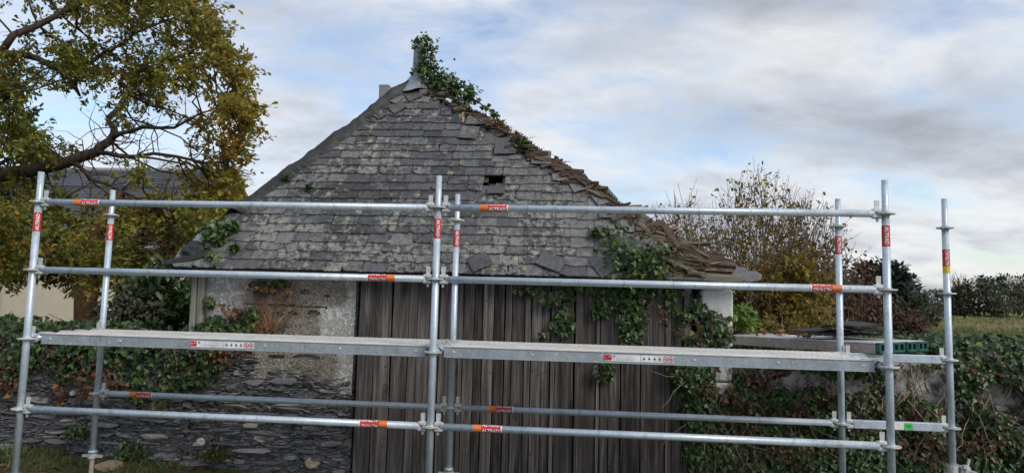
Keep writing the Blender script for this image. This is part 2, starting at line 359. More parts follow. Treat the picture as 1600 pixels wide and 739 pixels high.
m, nt, b = newmat('whitewash'); P = pos(nt); n1 = NOISE(nt, P, 9, 9, .78); n2 = NOISE(nt, P, 40, 5, .7)
c = RAMP(nt, n1, [(.40, (.08, .066, .056)), (.465, (.24, .22, .20)), (.515, (.48, .47, .45)), (.7, (.64, .645, .64))]); c = MIX(nt, .5, c, RAMP(nt, n2, [(.3, .6), (.6, 1.1)]), 'MULTIPLY')
L(nt, c, b.inputs['Base Color']); b.inputs['Roughness'].default_value = .9; bump(nt, b, M2(nt, 'ADD', n1, n2), .7, .015)
m, nt, b = newmat('white_block'); P = pos(nt); n1 = NOISE(nt, P, 6, 6, .7)
c = RAMP(nt, n1, [(.28, (.22, .21, .19)), (.42, (.50, .51, .50)), (.7, (.64, .66, .66))]); L(nt, c, b.inputs['Base Color']); b.inputs['Roughness'].default_value = .9; bump(nt, b, NOISE(nt, P, 40, 5, .7), .5, .01)
simple('cream', (.52, .47, .37), .9, 0, .06, 3); simple('cement', (.20, .20, .20), .9, 0, .15, 20); simple('cream_trim', (.55, .53, .47), .8)
simple('dark_tarp', (.017, .019, .023), .62, 0, .35, 8); simple('bitumen', (.02, .02, .022), .6, 0, .3); simple('inside_dark', (.012, .011, .011), .95)
simple('dark_glass', (.03, .035, .04), .15)
m, nt, b = newmat('house_slate'); tc = pos(nt)
br = N(nt, 'ShaderNodeTexBrick', {'Vector': MAP(nt, tc, rot=(R_(50), 0, 0)), 'Color1': (.05, .055, .07, 1), 'Color2': (.075, .08, .098, 1), 'Mortar': (.02, .022, .028, 1), 'Scale': 1.0, 'Mortar Size': .006, 'Brick Width': .24, 'Row Height': .13})
L(nt, br.outputs[0], b.inputs['Base Color']); b.inputs['Roughness'].default_value = .55

# ground ------------------------------------------------------------------
m, nt, b = newmat('ground'); P = pos(nt); sx = N(nt, 'ShaderNodeSeparateXYZ', {0: P})
n1 = NOISE(nt, P, 3, 7, .7); n2 = NOISE(nt, P, 26, 6, .7); n3 = NOISE(nt, MAP(nt, P, scale=(.05, .16, 1)), 1, 6, .65)
soil = RAMP(nt, n2, [(.3, (.035, .024, .016)), (.5, (.09, .065, .045)), (.7, (.17, .125, .085))]); gr = RAMP(nt, n2, [(.3, (.02, .035, .012)), (.7, (.075, .11, .03))])
near = MIX(nt, RAMP(nt, n1, [(.42, 0), (.56, 1)]), soil, gr)
fld = MIX(nt, .5, RAMP(nt, n3, [(.32, (.15, .18, .07)), (.5, (.30, .28, .13)), (.68, (.42, .35, .19))]), RAMP(nt, NOISE(nt, P, 1.5, 6, .7), [(.3, (.05, .07, .02)), (.7, (.28, .26, .13))]))
far = N(nt, 'ShaderNodeMapRange', {0: sx.outputs[1], 1: 9.0, 2: 13.0}).outputs[0]
L(nt, MIX(nt, far, near, fld), b.inputs['Base Color']); b.inputs['Roughness'].default_value = .95; b.inputs['Specular IOR Level'].default_value = .1; bump(nt, b, n2, .8, .03)

# vegetation ----------------------------------------------------------------
def m_bark(name, a, c_, s=14):
    m, nt, b = newmat(name); P = pos(nt); n = NOISE(nt, MAP(nt, P, scale=(1, 1, .25)), s, 6, .7)
    L(nt, RAMP(nt, n, [(.3, a), (.7, c_)]), b.inputs['Base Color']); b.inputs['Roughness'].default_value = .95; b.inputs['Specular IOR Level'].default_value = .1; bump(nt, b, n, .9, .02); return m
m_bark('bark', (.022, .017, .014), (.10, .078, .062)); m_bark('bark_red', (.07, .035, .02), (.20, .11, .065)); m_bark('twig', (.08, .058, .042), (.22, .17, .125)); m_bark('twig_pale', (.14, .115, .085), (.30, .25, .19)); m_bark('vine', (.10, .055, .03), (.26, .15, .085))
G = lambda *s: list(s)
m_leaf('oak_leaf', G((0, (.055, .082, .02)), (.35, (.145, .178, .038)), (.60, (.30, .285, .05)), (.82, (.47, .36, .056)), (.94, (.50, .26, .05)), (1, (.27, .11, .035))), .55, .52)
m_leaf('ivy_leaf', G((0, (.015, .032, .014)), (.55, (.038, .078, .026)), (.80, (.075, .135, .036)), (.88, (.15, .215, .055)), (.91, (.060, .026, .019)), (1, (.115, .048, .028))), .38, .15)
m_leaf('ivy_green', G((0, (.015, .034, .013)), (.55, (.040, .080, .025)), (.85, (.085, .145, .035)), (1, (.20, .25, .06))), .38, .18)
m_leaf('dead_leaf', G((0, (.040, .020, .013)), (.4, (.10, .045, .024)), (.75, (.19, .085, .038)), (1, (.30, .17, .075))), .7, .2)
m_leaf('red_shrub', G((0, (.028, .016, .013)), (.45, (.070, .034, .025)), (.85, (.13, .066, .042)), (1, (.09, .085, .04))), .75, .15)
m_leaf('yellow_leaf', G((0, (.06, .055, .016)), (.35, (.15, .12, .025)), (.7, (.33, .25, .03)), (.9, (.42, .31, .035)), (1, (.17, .075, .03))), .55, .35)
m_leaf('pine_leaf', G((0, (.008, .016, .011)), (.6, (.018, .034, .018)), (1, (.035, .055, .025))), .6, .1)
m_leaf('hedge_leaf', G((0, (.026, .033, .021)), (.5, (.055, .068, .036)), (.85, (.095, .105, .055)), (1, (.14, .12, .075))), .6, .15)  # lightened: the haze of distance is put into the leaf colour
m_leaf('bright_leaf', G((0, (.09, .17, .03)), (.6, (.2, .31, .06)), (1, (.36, .45, .14))), .4, .4)
m_leaf('grass', G((0, (.04, .068, .016)), (.40, (.14, .18, .055)), (.70, (.32, .30, .14)), (1, (.48, .40, .23))), .6, .3)
m_leaf('straw', G((0, (.05, .032, .02)), (.6, (.12, .08, .05)), (1, (.30, .22, .13))), .8, .1)
m_leaf('moss', G((0, (.02, .03, .010)), (.6, (.06, .075, .02)), (1, (.12, .12, .035))), .9, .1)
# ================================================================== GROUND
def gz(x, y):
    s = -.045 * max(-4.2, min(2.0, x + 3.6)) if y < 3 else -.045 * max(-4.2, min(2.0, x + 3.6)) * max(0, 1 - (y - 3) / 4)
    return s + (.05 * (fbm(x * 1.3, y * 1.3) - .5) if -6 < y < 8 and abs(x) < 9 else 0)
xs = sorted(set([round(-7 + .25 * i, 3) for i in range(57)] + [s * v for s in (-1, 1) for v in (8.5, 11, 15, 22, 35, 60, 110, 220, 500, 1200, 3000)]))
ys = sorted(set([round(-6 + .25 * i, 3) for i in range(61)] + [-3000, -800, -200, -60, -20, -10, 11, 14, 18, 24, 34, 50, 80, 130, 220, 400, 900, 2000, 4500]))
mb = MB(); nx = len(xs)
mb.v = [(x, y, gz(x, y)) for y in ys for x in xs]
mb.f = [(j * nx + i, j * nx + i + 1, (j + 1) * nx + i + 1, (j + 1) * nx + i) for j in range(len(ys) - 1) for i in range(nx - 1)]
mb.m = [0] * len(mb.f)
tag(mb.build('ground', MATS['ground'], smooth=True), kind='structure')

# ================================================================== STONES
WY = 1.55                                                     # plane of the wall faces
def stone_tpl(seed, n=10, round_=False):
    r = random.Random(seed); mb = MB(); ring = []
    for k in range(n):
        q = 2 * math.pi * (k + .5) / n + r.uniform(-.12, .12); p = 2 if round_ else 7
        c, s = math.cos(q), math.sin(q); d = (abs(c) ** p + abs(s) ** p) ** (-1 / p) * (r.uniform(.86, 1.0) if round_ else r.uniform(.78, 1.0))
        ring.append((c * d * .5, s * d * .5))
    if not round_:                                   # cleaved plates: one end tapers, top or bottom edge slants
        e, f = r.choice((-1, 1)), r.uniform(0, .5); sh = r.uniform(-.2, .2)
        ring = [(x, z * (1 - f * max(0, e * x + .05)) + sh * x) for x, z in ring]
    tx, tz = r.uniform(-.35, .35), r.uniform(-.35, .35); k0 = (.72, .9) if round_ else (.90, .99)
    vs = [(x, .5, z) for x, z in ring] + [(x, -.30 + tx * x + tz * z + r.uniform(-.04, .04), z) for x, z in ring]
    vs += [(x * r.uniform(*k0), -.42 + tx * x + tz * z + r.uniform(-.06, .06), z * r.uniform(*k0)) for x, z in ring] + [(r.uniform(-.2, .2), -.46 + r.uniform(-.06, .06), r.uniform(-.1, .1))]
    fs = [(a * n + k, a * n + (k + 1) % n, (a + 1) * n + (k + 1) % n, (a + 1) * n + k) for a in (0, 1) for k in range(n)]
    fs += [(2 * n + k, 2 * n + (k + 1) % n, 3 * n) for k in range(n)]
    mb.add(vs, fs); return mb.mesh('stone', MATS['schist'])
TPL = [stone_tpl(i) for i in range(14)]; RTPL = [stone_tpl(50 + i, 11, True) for i in range(3)]
def with_mat(me, mname):
    c = me.copy(); c.materials.clear(); c.materials.append(MATS[mname]); return c
def chips(parent, x0, x1, z0, ztop, n, y=WY, skip=None):
    mb = MB(); r = random.Random(int(x0 * 10) + 77)
    for _ in range(n):
        x, z = r.uniform(x0, x1), r.uniform(z0, ztop)
        if skip and skip(x, z): continue
        w, h = r.uniform(.02, .11), r.uniform(.005, .016); a = r.gauss(0, .12); d = r.uniform(.008, .03); q = [(-w / 2, r.uniform(-h, 0) * .5), (r.uniform(-w, w) * .2, -h / 2), (w / 2, r.uniform(-h, h) * .3), (r.uniform(-w, w) * .2, h / 2)]
        q = [(x + u * math.cos(a) - v * math.sin(a), z + u * math.sin(a) + v * math.cos(a)) for u, v in q]
        mb.add([(u, y + .02, v) for u, v in q] + [(u, y - d, v) for u, v in q], [(4, 5, 6, 7)] + [(k, (k + 1) % 4, (k + 1) % 4 + 4, k + 4) for k in range(4)])
    mb.build('stone_chips', MATS['chip'], parent)['kind'] = 'stuff'
TPL_TAN = [with_mat(t, 'tan_stone') for t in RTPL]; TPL_PALE = [with_mat(t, 'pale_stone') for t in RTPL]
def stone(parent, x, z, w, h, d, y=WY, tpl=None, rot=None, proud=None):
    me = tpl or random.choice(TPL)
    p = random.uniform(.004, .042) if proud is None else proud
    mw = Matrix.Translation((x, y + d / 2 - p - .012, z)) @ Euler((random.uniform(-.06, .06), random.uniform(-.05, .05) if rot is None else rot, random.uniform(-.08, .08))).to_matrix().to_4x4() @ Matrix.Diagonal((w, d, h, 1))
    return link('stone', me, parent, mw)
def masonry(parent, x0, x1, z0, ztop, gap=.35, big=1.0, skip=None, y=WY, limit=300):
    z = z0; cnt = 0
    while z < ztop + .1:
        h = random.choice((.022, .028, .034, .042, .052, .066)) * big; x = x0 + random.uniform(-.1, .1)
        while x < x1:
            w = min(random.uniform(.12, .46) * (1 if h < .05 else .75) * big, .5)
            if x + w > x1: w = x1 - x
            if w > .05 and z + h / 2 < ztop and random.random() > gap * .35 and not (skip and skip(x + w / 2, z + h / 2)) and cnt < limit:
                stone(parent, x + w / 2, z + h / 2 + random.uniform(-.012, .012), w * random.uniform(.86, 1.02), h * random.uniform(.8, 1.12), .14, y); cnt += 1
            x += w + random.uniform(.004, .03)
        z += h + random.uniform(.002, .012)
    return cnt
def rough_face(x0, x1, z0, z1f, y, nx, nz, amp, depth, name, mat, parent, seed=0):
    """a wall body whose front face is a lumpy grid"""
    mb = MB()
    def fn(u, v):
        x = x0 + (x1 - x0) * u; z = z0 + (z1f(x) - z0) * v
        return (x, y + amp * (fbm(x * 5 + seed, z * 9) - .5) * 2, z)
    mb.grid(fn, nx, nz, mat)
    mb.grid(lambda u, v: (x0 + (x1 - x0) * u, fn(u, 1)[1] + (y + depth - fn(u, 1)[1]) * v, z1f(x0 + (x1 - x0) * u)), nx, 1, mat)
    mb.grid(lambda u, v: (x1 - (x1 - x0) * u, y + depth, z0 + (z1f(x1 - (x1 - x0) * u) - z0) * v), nx, 1, mat)
    mb.grid(lambda u, v: (x1, fn(1, v)[1] + (y + depth - fn(1, v)[1]) * u, fn(1, v)[2]), 1, nz, mat)
    mb.grid(lambda u, v: (x0, fn(0, v)[1] + (y + depth - fn(0, v)[1]) * u, fn(0, v)[2]), 1, nz, mat)
    return mb.build(name, mat, parent)

# left garden wall
lw = empty('stone_wall', (-4.6, WY + .2, -.1), label='dark schist stone wall left of the barn, ivy over its top', cat='wall')
core = rough_face(-7.5, -2.63, -.35, lambda x: 1.13 + .06 * math.sin(x * 3), WY + .012, 90, 26, .02, .42, 'wall', MATS['mortar'], lw, 3)
masonry(core, -5.1, -2.64, -.06, 1.05, .5, limit=290); chips(core, -5.2, -2.64, -.05, 1.0, 3400)
for x, y_, s in ((222, 599, .10), (118, 612, .06)):
    p = at(x, y_, WY); stone(core, p.x, p.z, s, s, .12, tpl=random.choice(TPL_PALE), proud=.04)

# right garden wall
rw = empty('stone_wall', (4.4, WY + .2, -.3), label='old whitewashed stone wall right of the barn, buried in ivy', cat='wall')
rcore = rough_face(2.42, 8.5, -.5, lambda x: 1.14 + .03 * math.sin(x * 4), WY + .01, 110, 26, .03, .45, 'wall', MATS['whitewash'], rw, 8)
masonry(rcore, 2.45, 5.3, -.3, .78, .6, 1.25, limit=140)

# ================================================================== BARN
XL, XR = -2.62, 2.36; BACK = 7.0
barn = empty('barn', (-.1, 3.5, -.15), label='derelict slate-roofed stone barn with weathered vertical plank front', cat='barn')
EAVE_Y, EAVE_Z, AP_X, AP_Y, AP_Z = 1.33, 1.80, -.83, 2.70, 3.98
HL, HR = -2.80, 2.36                                            # eave corners of the hip end
# masonry of the left front
wl = rough_face(XL + .02, -1.05, -.35, lambda x: 1.74, WY + .012, 60, 50, .018, .4, 'wall', MATS['mortar'], barn, 1)
masonry(wl, XL + .02, -1.06, -.12, .98, .3, limit=280, skip=lambda x, z: z > .62 + .30 * fbm(x * 2.3 + 4, 1.5) + (.16 if x < -2.0 else -.06) + .10)
chips(wl, XL + .02, -1.06, -.12, 1.0, 2600, skip=lambda x, z: z > .75 + .30 * fbm(x * 2.3 + 4, 1.5) + (.16 if x < -2.0 else -.06))
for x, y_, s, t in ((316, 689, .085, 'p'), (490, 720, .13, 't'), (285, 733, .12, 't')):
    p = at(x, y_, WY); stone(wl, p.x, p.z, s * 1.15, s, .12, tpl=random.choice(TPL_TAN if t == 't' else TPL_PALE), proud=.045)
# old lime render: a proud skin with a ragged lower edge and sunk holes
holes = [(478, 456, .05, .022), (435, 491, .05, .026), (458, 490, .055, .024), (491, 489, .06, .028), (512, 463, .03, .016), (432, 557, .08, .02), (480, 558, .13, .03), (385, 575, .05, .02), (356, 594, .09, .03)]
hp = [(at(x, y_, WY).x, at(x, y_, WY).z, a, b_) for x, y_, a, b_ in holes]
mb = MB(); nu, nv = 130, 110; idx = {}
def rfn(i, j):
    x = XL + .10 + (-1.06 - XL - .10) * i / nu; z = .40 + (1.735 - .40) * j / nv
    return x, z
lower = lambda x: .60 + .34 * fbm(x * 2.3 + 4, 1.5) + .05 * fbm(x * 14, 3) + (.16 if x < -2.0 else -.06)
def keep(x, z):
    if z < lower(x): return False
    for hx, hz, a, b_ in hp:
        if ((x - hx) / a) ** 2 + ((z - hz) / b_) ** 2 < .8 + .5 * fbm(x * 40, z * 40): return False
    if abs(z - (1.455 - .02 * (x + 1.8))) < .006 + .006 * fbm(x * 12, 0) and -2.15 < x < -1.33: return False
    return True
def vid(i, j, back):
    k = (i, j, back)
    if k not in idx:
        x, z = rfn(i, j); jx = .004 * (vn(i * .9, j * .9) - .5); idx[k] = len(mb.v)
        mb.v.append((x + jx, (WY - .020 + .012 * (fbm(x * 3, z * 3) - .5) + .006 * (vn(x * 30, z * 30) - .5)) if not back else WY + .03, z + jx))
    return idx[k]
cells = {(i, j) for i in range(nu) for j in range(nv) if keep(*rfn(i + .5, j + .5))}
for i, j in cells:
    mb.f.append((vid(i, j, 0), vid(i + 1, j, 0), vid(i + 1, j + 1, 0), vid(i, j + 1, 0)))
    for di, dj, a, b_ in ((-1, 0, (i, j), (i, j + 1)), (1, 0, (i + 1, j), (i + 1, j + 1)), (0, -1, (i, j), (i + 1, j)), (0, 1, (i, j + 1), (i + 1, j + 1))):
        if (i + di, j + dj) not in cells: mb.f.append((vid(*a, 0), vid(*b_, 0), vid(*b_, 1), vid(*a, 1)))
mb.m = [0] * len(mb.f)
mb.build('render_coat', MATS['render_wall'], barn)
# side and back walls, ceiling of darkness behind the holes is just the closed shell
mb = MB(); mb.box((XL + .2, (2.0 + BACK) / 2, .75), (.36, BACK - 2.0, 2.1)); mb.build('side_wall', MATS['cement'], barn)
mb = MB(); mb.box((XR - .2, (2.0 + BACK) / 2, .75), (.34, BACK - 2.0, 2.1)); mb.build('side_wall', MATS['whitewash'], barn)
mb = MB(); mb.add([(XL, BACK, -.3), (XR, BACK, -.3), (XR, BACK, 1.8), (AP_X, BACK, AP_Z - .04), (XL, BACK, 1.8)], [(4, 3, 2, 1, 0)]); mb.build('back_wall', MATS['cement'], barn)
# corner post and wall-top band
mb = MB(); p = at(316, 435, WY); mb.cbox((XL + .005, WY - .03, 1.42), (.05, .10, .72), b=.006); mb.build('corner_post', MATS['post_wood'], barn)
mb = MB(); mb.cbox((XL + .07, WY - .015, 1.42), (.07, .10, .71), b=.006); mb.build('corner_post', MATS['post_wood'], barn)
mb = MB(); mb.cbox(((XL - 1.05) / 2 + .05, WY - .02, 1.755), (1.5, .10, .04), b=.006); mb.build('wall_plate', MATS['cream_trim'], barn)
mb = MB(); mb.cbox(((XL + XR) / 2, WY + .02, 1.84), (4.9, .14, .13), b=.01); mb.build('eave_beam', MATS['frame_wood'], barn)

# plank front ------------------------------------------------------------
door = empty('plank_front', (.5, WY, -.2)); door.parent = barn; door.matrix_parent_inverse = world(barn).inverted()
def bx(px): return at(px, 620, WY - .03).x
edges = [(557, 580, 'f'), (581, 607, 'b'), (607.5, 634, 'b'), (634, 647, 't'), (647, 681, 'b'), (681.5, 713, 'b'), (713, 720, 't'), (720, 750, 'b'), (750.6, 785, 'b'), (785.6, 817, 'b'), (817, 827, 't'),
         (827, 858, 'b'), (858, 865, 't'), (865, 895, 'b'), (896.5, 930, 'b'), (930, 936, 't'), (936, 969, 'b'), (969.6, 1000, 'b'), (1000.6, 1039, 'b'), (1039, 1049, 't'), (1049, 1080, 'b')]
_e = []
for a, b_, k in edges:                                     # some wide boards are really two narrow ones
    if k == 'b' and b_ - a > 29 and random.random() < .45: c_ = a + (b_ - a) * random.uniform(.35, .65); _e += [(a, c_, k), (c_ + .3, b_, k)]
    else: _e.append((a, b_, k))
edges = _e
for a, b_, k in edges:
    x0, x1 = bx(a), bx(b_); w = x1 - x0 - .0018; mb = MB()
    top = 1.765 + random.uniform(-.02, .01); bot = -.28; yy = {'b': WY - .02, 't': WY - .034, 'f': WY - .045}[k] + random.uniform(-.007, .005)
    th = .024 if k != 'f' else .07
    # a slightly waney, cupped board
    nz = 16; ph = random.uniform(0, 9)
    def prof(t, sgn): return sgn * (w / 2) - sgn * abs(.0035 * math.sin(t * 9 + ph + sgn))
    vs = []
    for j in range(nz + 1):
        t = j / nz; z = bot + (top - bot) * t
        l, r = prof(t, -1), prof(t, 1); c = random.uniform(-.001, .001)
        vs += [(l, th / 2, z), (l, -th / 2 + .003, z), (l + .004, -th / 2, z), (c, -th / 2 + .002, z), (r - .004, -th / 2, z), (r, -th / 2 + .003, z), (r, th / 2, z)]
    fs = [(j * 7 + q, (j + 1) * 7 + q, (j + 1) * 7 + q + 1, j * 7 + q + 1) for j in range(nz) for q in range(6)] + [(nz * 7 + 6, nz * 7 + 5, nz * 7 + 4, nz * 7 + 3, nz * 7 + 2, nz * 7 + 1, nz * 7)]
    mb.add(vs, fs)
    me = mb.mesh('board', MATS[{'b': 'board', 't': 'batten', 'f': 'board'}[k]])
    link({'b': 'board', 't': 'batten', 'f': 'door_post'}[k], me, door, Matrix.Translation(((x0 + x1) / 2, yy, 0)) @ Euler((0, random.uniform(-.004, .004), 0)).to_matrix().to_4x4())
mb = MB()
for a, b_, k in edges:
    if k != 'b': continue
    for zz in (.18, .92, 1.55):
        for tq in (.25, .75):
            if random.random() < .2: continue
            x = bx(a) + (bx(b_) - bx(a)) * (tq + random.uniform(-.06, .06)); z_ = zz + random.gauss(0, .012); mb.tube([(x, WY - .030, z_), (x, WY - .036, z_)], [.0065, .005], 7)
mb.build('nail_heads', MATS['rust_nail'], door)['kind'] = 'stuff'
mb = MB(); mb.box((.52, WY + .10, .8), (3.2, .02, 2.1)); mb.build('dark_inside_sheet', MATS['inside_dark'], barn)  # near-black sheet, its colour stands in for the unlit space behind the planks

# white quoin pillar ---------------------------------------------------------
px0, px1 = at(1094, 470, WY).x, XR
pil = empty('corner_pillar', ((px0 + px1) / 2, WY, -.3)); pil.parent = barn; pil.matrix_parent_inverse = world(barn).inverted()
z = -.4
while z < 1.66:
    h = random.uniform(.22, .30); h = min(h, 1.72 - z)
    mb = MB(); mb.cbox(((px0 + px1) / 2 + random.uniform(-.006, .01), WY + .12 + random.uniform(-.008, .008), z + h / 2), (px1 - px0 + random.uniform(-.02, .01), .36, h - .012), b=.016)
    mb.build('quoin_block', MATS['white_block'], pil); z += h
mb = MB(); mb.box(((px0 + px1) / 2, WY + .16, .65), (px1 - px0 - .03, .34, 2.1)); mb.build('mortar_core', MATS['mortar'], pil)

# ================================================================== ROOF
U = Vector((0, AP_Y - EAVE_Y, AP_Z - EAVE_Z)); SL = U.length; U.normalize(); NF = Vector((0, -U.z, U.y)); E0 = Vector((0, EAVE_Y, EAVE_Z))
def rp(x, s, n=0.0): return Vector((x, 0, 0)) + E0 + U * s + NF * n
def onroof(px, py):
    d = ray(px, py); t = (E0 - CAM).dot(NF) / d.dot(NF); q = CAM + d * t; return q.x, (q - E0).dot(U)
hipl = lambda s: HL + (AP_X - HL) * s / SL
hipr = lambda s: HR + (AP_X - HR) * s / SL
roof = empty('roof', (AP_X, 2.0, EAVE_Z)); roof.parent = barn; roof.matrix_parent_inverse = world(barn).inverted()
edge = sorted([(onroof(x, y)[1], onroof(x, y)[0]) for x, y in ((969, 431), (972, 416), (1004, 405), (1022, 390), (990, 360), (974, 335), (952, 305), (908, 285), (872, 250), (838, 232), (815, 215), (788, 195), (742, 178), (716, 160), (690, 138))])
def xs_right(s): return float(np.interp(s, [e[0] for e in edge], [e[1] for e in edge]))
hole = (onroof(763, 298)[0], onroof(763, 298)[1], onroof(784, 284)[0], onroof(784, 284)[1])
# sarking boards
s = -.02; BH = .098
while s < SL - .06:
    a, b_ = hipl(s + BH) + .02, hipr(s) + random.uniform(-.10, .05)
    segs = [(a, b_)]
    if s + BH > hole[1] and s < hole[3]: segs = [(a, hole[0] - .01), (hole[2] + .01, b_)]
    for u0, u1 in segs:
        if u1 - u0 < .05: continue
        mb = MB(); n = 10
        vs = []
        for i in range(n + 1):
            t = i / n; x = u0 + (u1 - u0) * t; w0 = .003 * random.random(); w1 = BH - .006 - .004 * random.random()
            if i == n: w0 += random.uniform(0, .04); w1 -= random.uniform(0, .04)
            for ww, nn in ((w0, -.02), (w0, 0), (w1, 0), (w1, -.02)): vs.append(rp(x, s + ww, nn + .002 * random.random()))
        fs = [(i * 4 + q, i * 4 + (q + 1) % 4, (i + 1) * 4 + (q + 1) % 4, (i + 1) * 4 + q) for i in range(n) for q in range(4)] + [(0, 3, 2, 1), (n * 4, n * 4 + 1, n * 4 + 2, n * 4 + 3)]
        mb.add(vs, fs); mb.build('roof_board', MATS['rotten'], roof)
    s += BH
# back slopes: sheets with their own thickness
def slope(name, mat, pts, th=.05):
    mb = MB(); p = [Vector(q) for q in pts]; nrm = (p[1] - p[0]).cross(p[2] - p[0]).normalized()
    if nrm.z < 0: nrm = -nrm
    q = [a - nrm * th for a in p]; n = len(p)
    mb.add(p + q, [tuple(range(n)), tuple(range(2 * n - 1, n - 1, -1))] + [(i, i + n, (i + 1) % n + n, (i + 1) % n) for i in range(n)]); return mb.build(name, mat, roof)
slope('side_slope', MATS['house_slate'], [(HL, EAVE_Y + .02, EAVE_Z), (AP_X, AP_Y + .02, AP_Z), (AP_X, BACK + .1, AP_Z), (HL, BACK + .1, EAVE_Z)])
slope('side_slope', MATS['rotten'], [(HR, EAVE_Y + .03, EAVE_Z - .02), (HR, BACK + .1, EAVE_Z - .02), (AP_X, BACK + .1, AP_Z - .02), (AP_X, AP_Y + .04, AP_Z - .02)])

# slates --------------------------------------------------------------------
def slate_tpl(seed, chip=0.0):
    r = random.Random(seed); mb = MB(); nb = 7
    bot = [(-.5 + i / nb, r.uniform(-.02, .03)) for i in range(nb + 1)]
    if chip > 0:
        k = r.choice((0, nb)); bot[k] = (bot[k][0] * .98, chip * r.uniform(.5, 1)); k2 = 1 if k == 0 else nb - 1; bot[k2] = (bot[k2][0], chip * r.uniform(.1, .5))
    out = bot + [(.5 - r.uniform(0, .015), .5), (.5 - r.uniform(0, .03), 1), (-.5 + r.uniform(0, .03), 1), (-.5 + r.uniform(0, .015), .5)]
    n = len(out); vs = [(x, y, 1) for x, y in out] + [(x + r.uniform(-.004, .004), y - .01, 0) for x, y in out]
    mb.add(vs, [tuple(range(n)), tuple(range(2 * n - 1, n - 1, -1))] + [(i, i + n, (i + 1) % n + n, (i + 1) % n) for i in range(n)])
    return mb
SLT = {k: [slate_tpl(200 + i, c).mesh('slate', MATS[k]) for i, c in enumerate((0, 0, 0, 0, .10, .16, .22, 0, .08, 0))] for k in ('slate', 'slate_clean', 'slate_grey')}
RB = Matrix((Vector((1, 0, 0)), U, NF)).transposed().to_4x4()
SLN = .235
def slate(x, s, w, mat='slate', ln=SLN, rz=0.0, n0=None, tilt=None, th=.007, tpl=None):
    ti = math.atan2(.026, ln) if tilt is None else tilt
    mw = Matrix.Translation(rp(x, s, .032 if n0 is None else n0)) @ RB @ Matrix.Rotation(rz, 4, 'Z') @ Matrix.Rotation(-ti, 4, 'X') @ Matrix.Diagonal((w, ln, th, 1))
    return link('slate', tpl or random.choice(SLT[mat]), roof, mw)
clean = [onroof(x, y) for x, y in ((585, 345), (600, 335), (625, 205), (645, 208), (660, 250), (740, 360), (790, 345), (650, 290), (575, 420), (505, 255), (1000, 372), (900, 425), (930, 415))]
NROW = 23; EX = SL * .955 / NROW; cnt = 0
for row in range(NROW):
    s0 = -.035 + row * EX; a = hipl(s0 + EX * .6) + .02; b_ = min(xs_right(s0 + EX * .5), hipr(s0 + EX * 1.6) - .05)
    x = a + random.uniform(-.02, .02); sag = random.uniform(-.006, .006)
    while x < b_ - .04:
        w = random.choice((.15, .17, .185, .20, .215, .235)) * random.uniform(.95, 1.05)
        if row > NROW - 3: w *= .8
        if x + w > b_: w = max(.07, b_ - x)
        xc = x + w / 2; x += w
        if hole[0] - .03 < xc < hole[2] + .06 and hole[1] - .06 < s0 + EX * .5 < hole[3] + .03: continue
        slip = -abs(random.gauss(0, .022)) if random.random() < .10 else random.gauss(0, .005)
        rz = random.gauss(0, .012) if random.random() > .08 else random.gauss(0, .07)
        mt = 'slate'
        if random.random() < .03 or any(abs(xc - cx) < .10 and abs(s0 + EX * .5 - cs) < .07 for cx, cs in clean): mt = 'slate_clean'
        elif (row < 5 and xc > .9) or (row < 4 and xc < -1.5 and random.random() < .5) or random.random() < .08 or (xc > b_ - .5 and row < 18 and random.random() < .6): mt = 'slate_grey'
        slate(xc, s0 + slip + sag + .012 * (vn(xc * 1.7, row * .4) - .5), w * .985, mt, rz=rz); cnt += 1
print('slates', cnt)
# patched, slipped and broken slates one can pick out in the photo: px, py (lower edge), width, length, rotation, kind
for px, py, w, ln, rz, mt in ((790, 246, .23, .25, .02, 'slate_clean'), (628, 178, .17, .17, .75, 'slate_clean'), (652, 160, .17, .16, .60, 'slate_clean'), (612, 165, .15, .15, -.5, 'slate_grey'),
                              (668, 141, .13, .13, -.1, 'slate_clean'), (640, 146, .10, .12, .5, 'slate_grey'), (690, 152, .16, .16, -.35, 'slate_clean'), (752, 200, .14, .15, .1, 'slate_clean'), (736, 200, .12, .14, -.1, 'slate_grey'),
                              (600, 188, .12, .14, .85, 'slate'), (730, 222, .20, .2, -.12, 'slate_grey'), (845, 262, .19, .2, -.04, 'slate_grey'), (880, 288, .2, .2, .15, 'slate_grey'), (912, 302, .2, .2, .4, 'slate_grey'),
                              (950, 322, .2, .2, .5, 'slate_grey'), (955, 345, .22, .2, .12, 'slate_grey'), (1000, 362, .24, .22, .7, 'slate_grey'), (1012, 395, .26, .22, -.12, 'slate_grey'), (985, 402, .2, .2, .2, 'slate_clean'),
                              (855, 424, .24, .16, -.42, 'slate_clean'), (756, 424, .19, .17, .5, 'slate_clean'), (775, 308, .17, .1, 0, 'slate_clean'), (955, 432, .2, .3, .55, 'slate_clean')):
    x, s_ = onroof(px, py); slate(x, s_, w, mt, ln, rz, .052, .10)
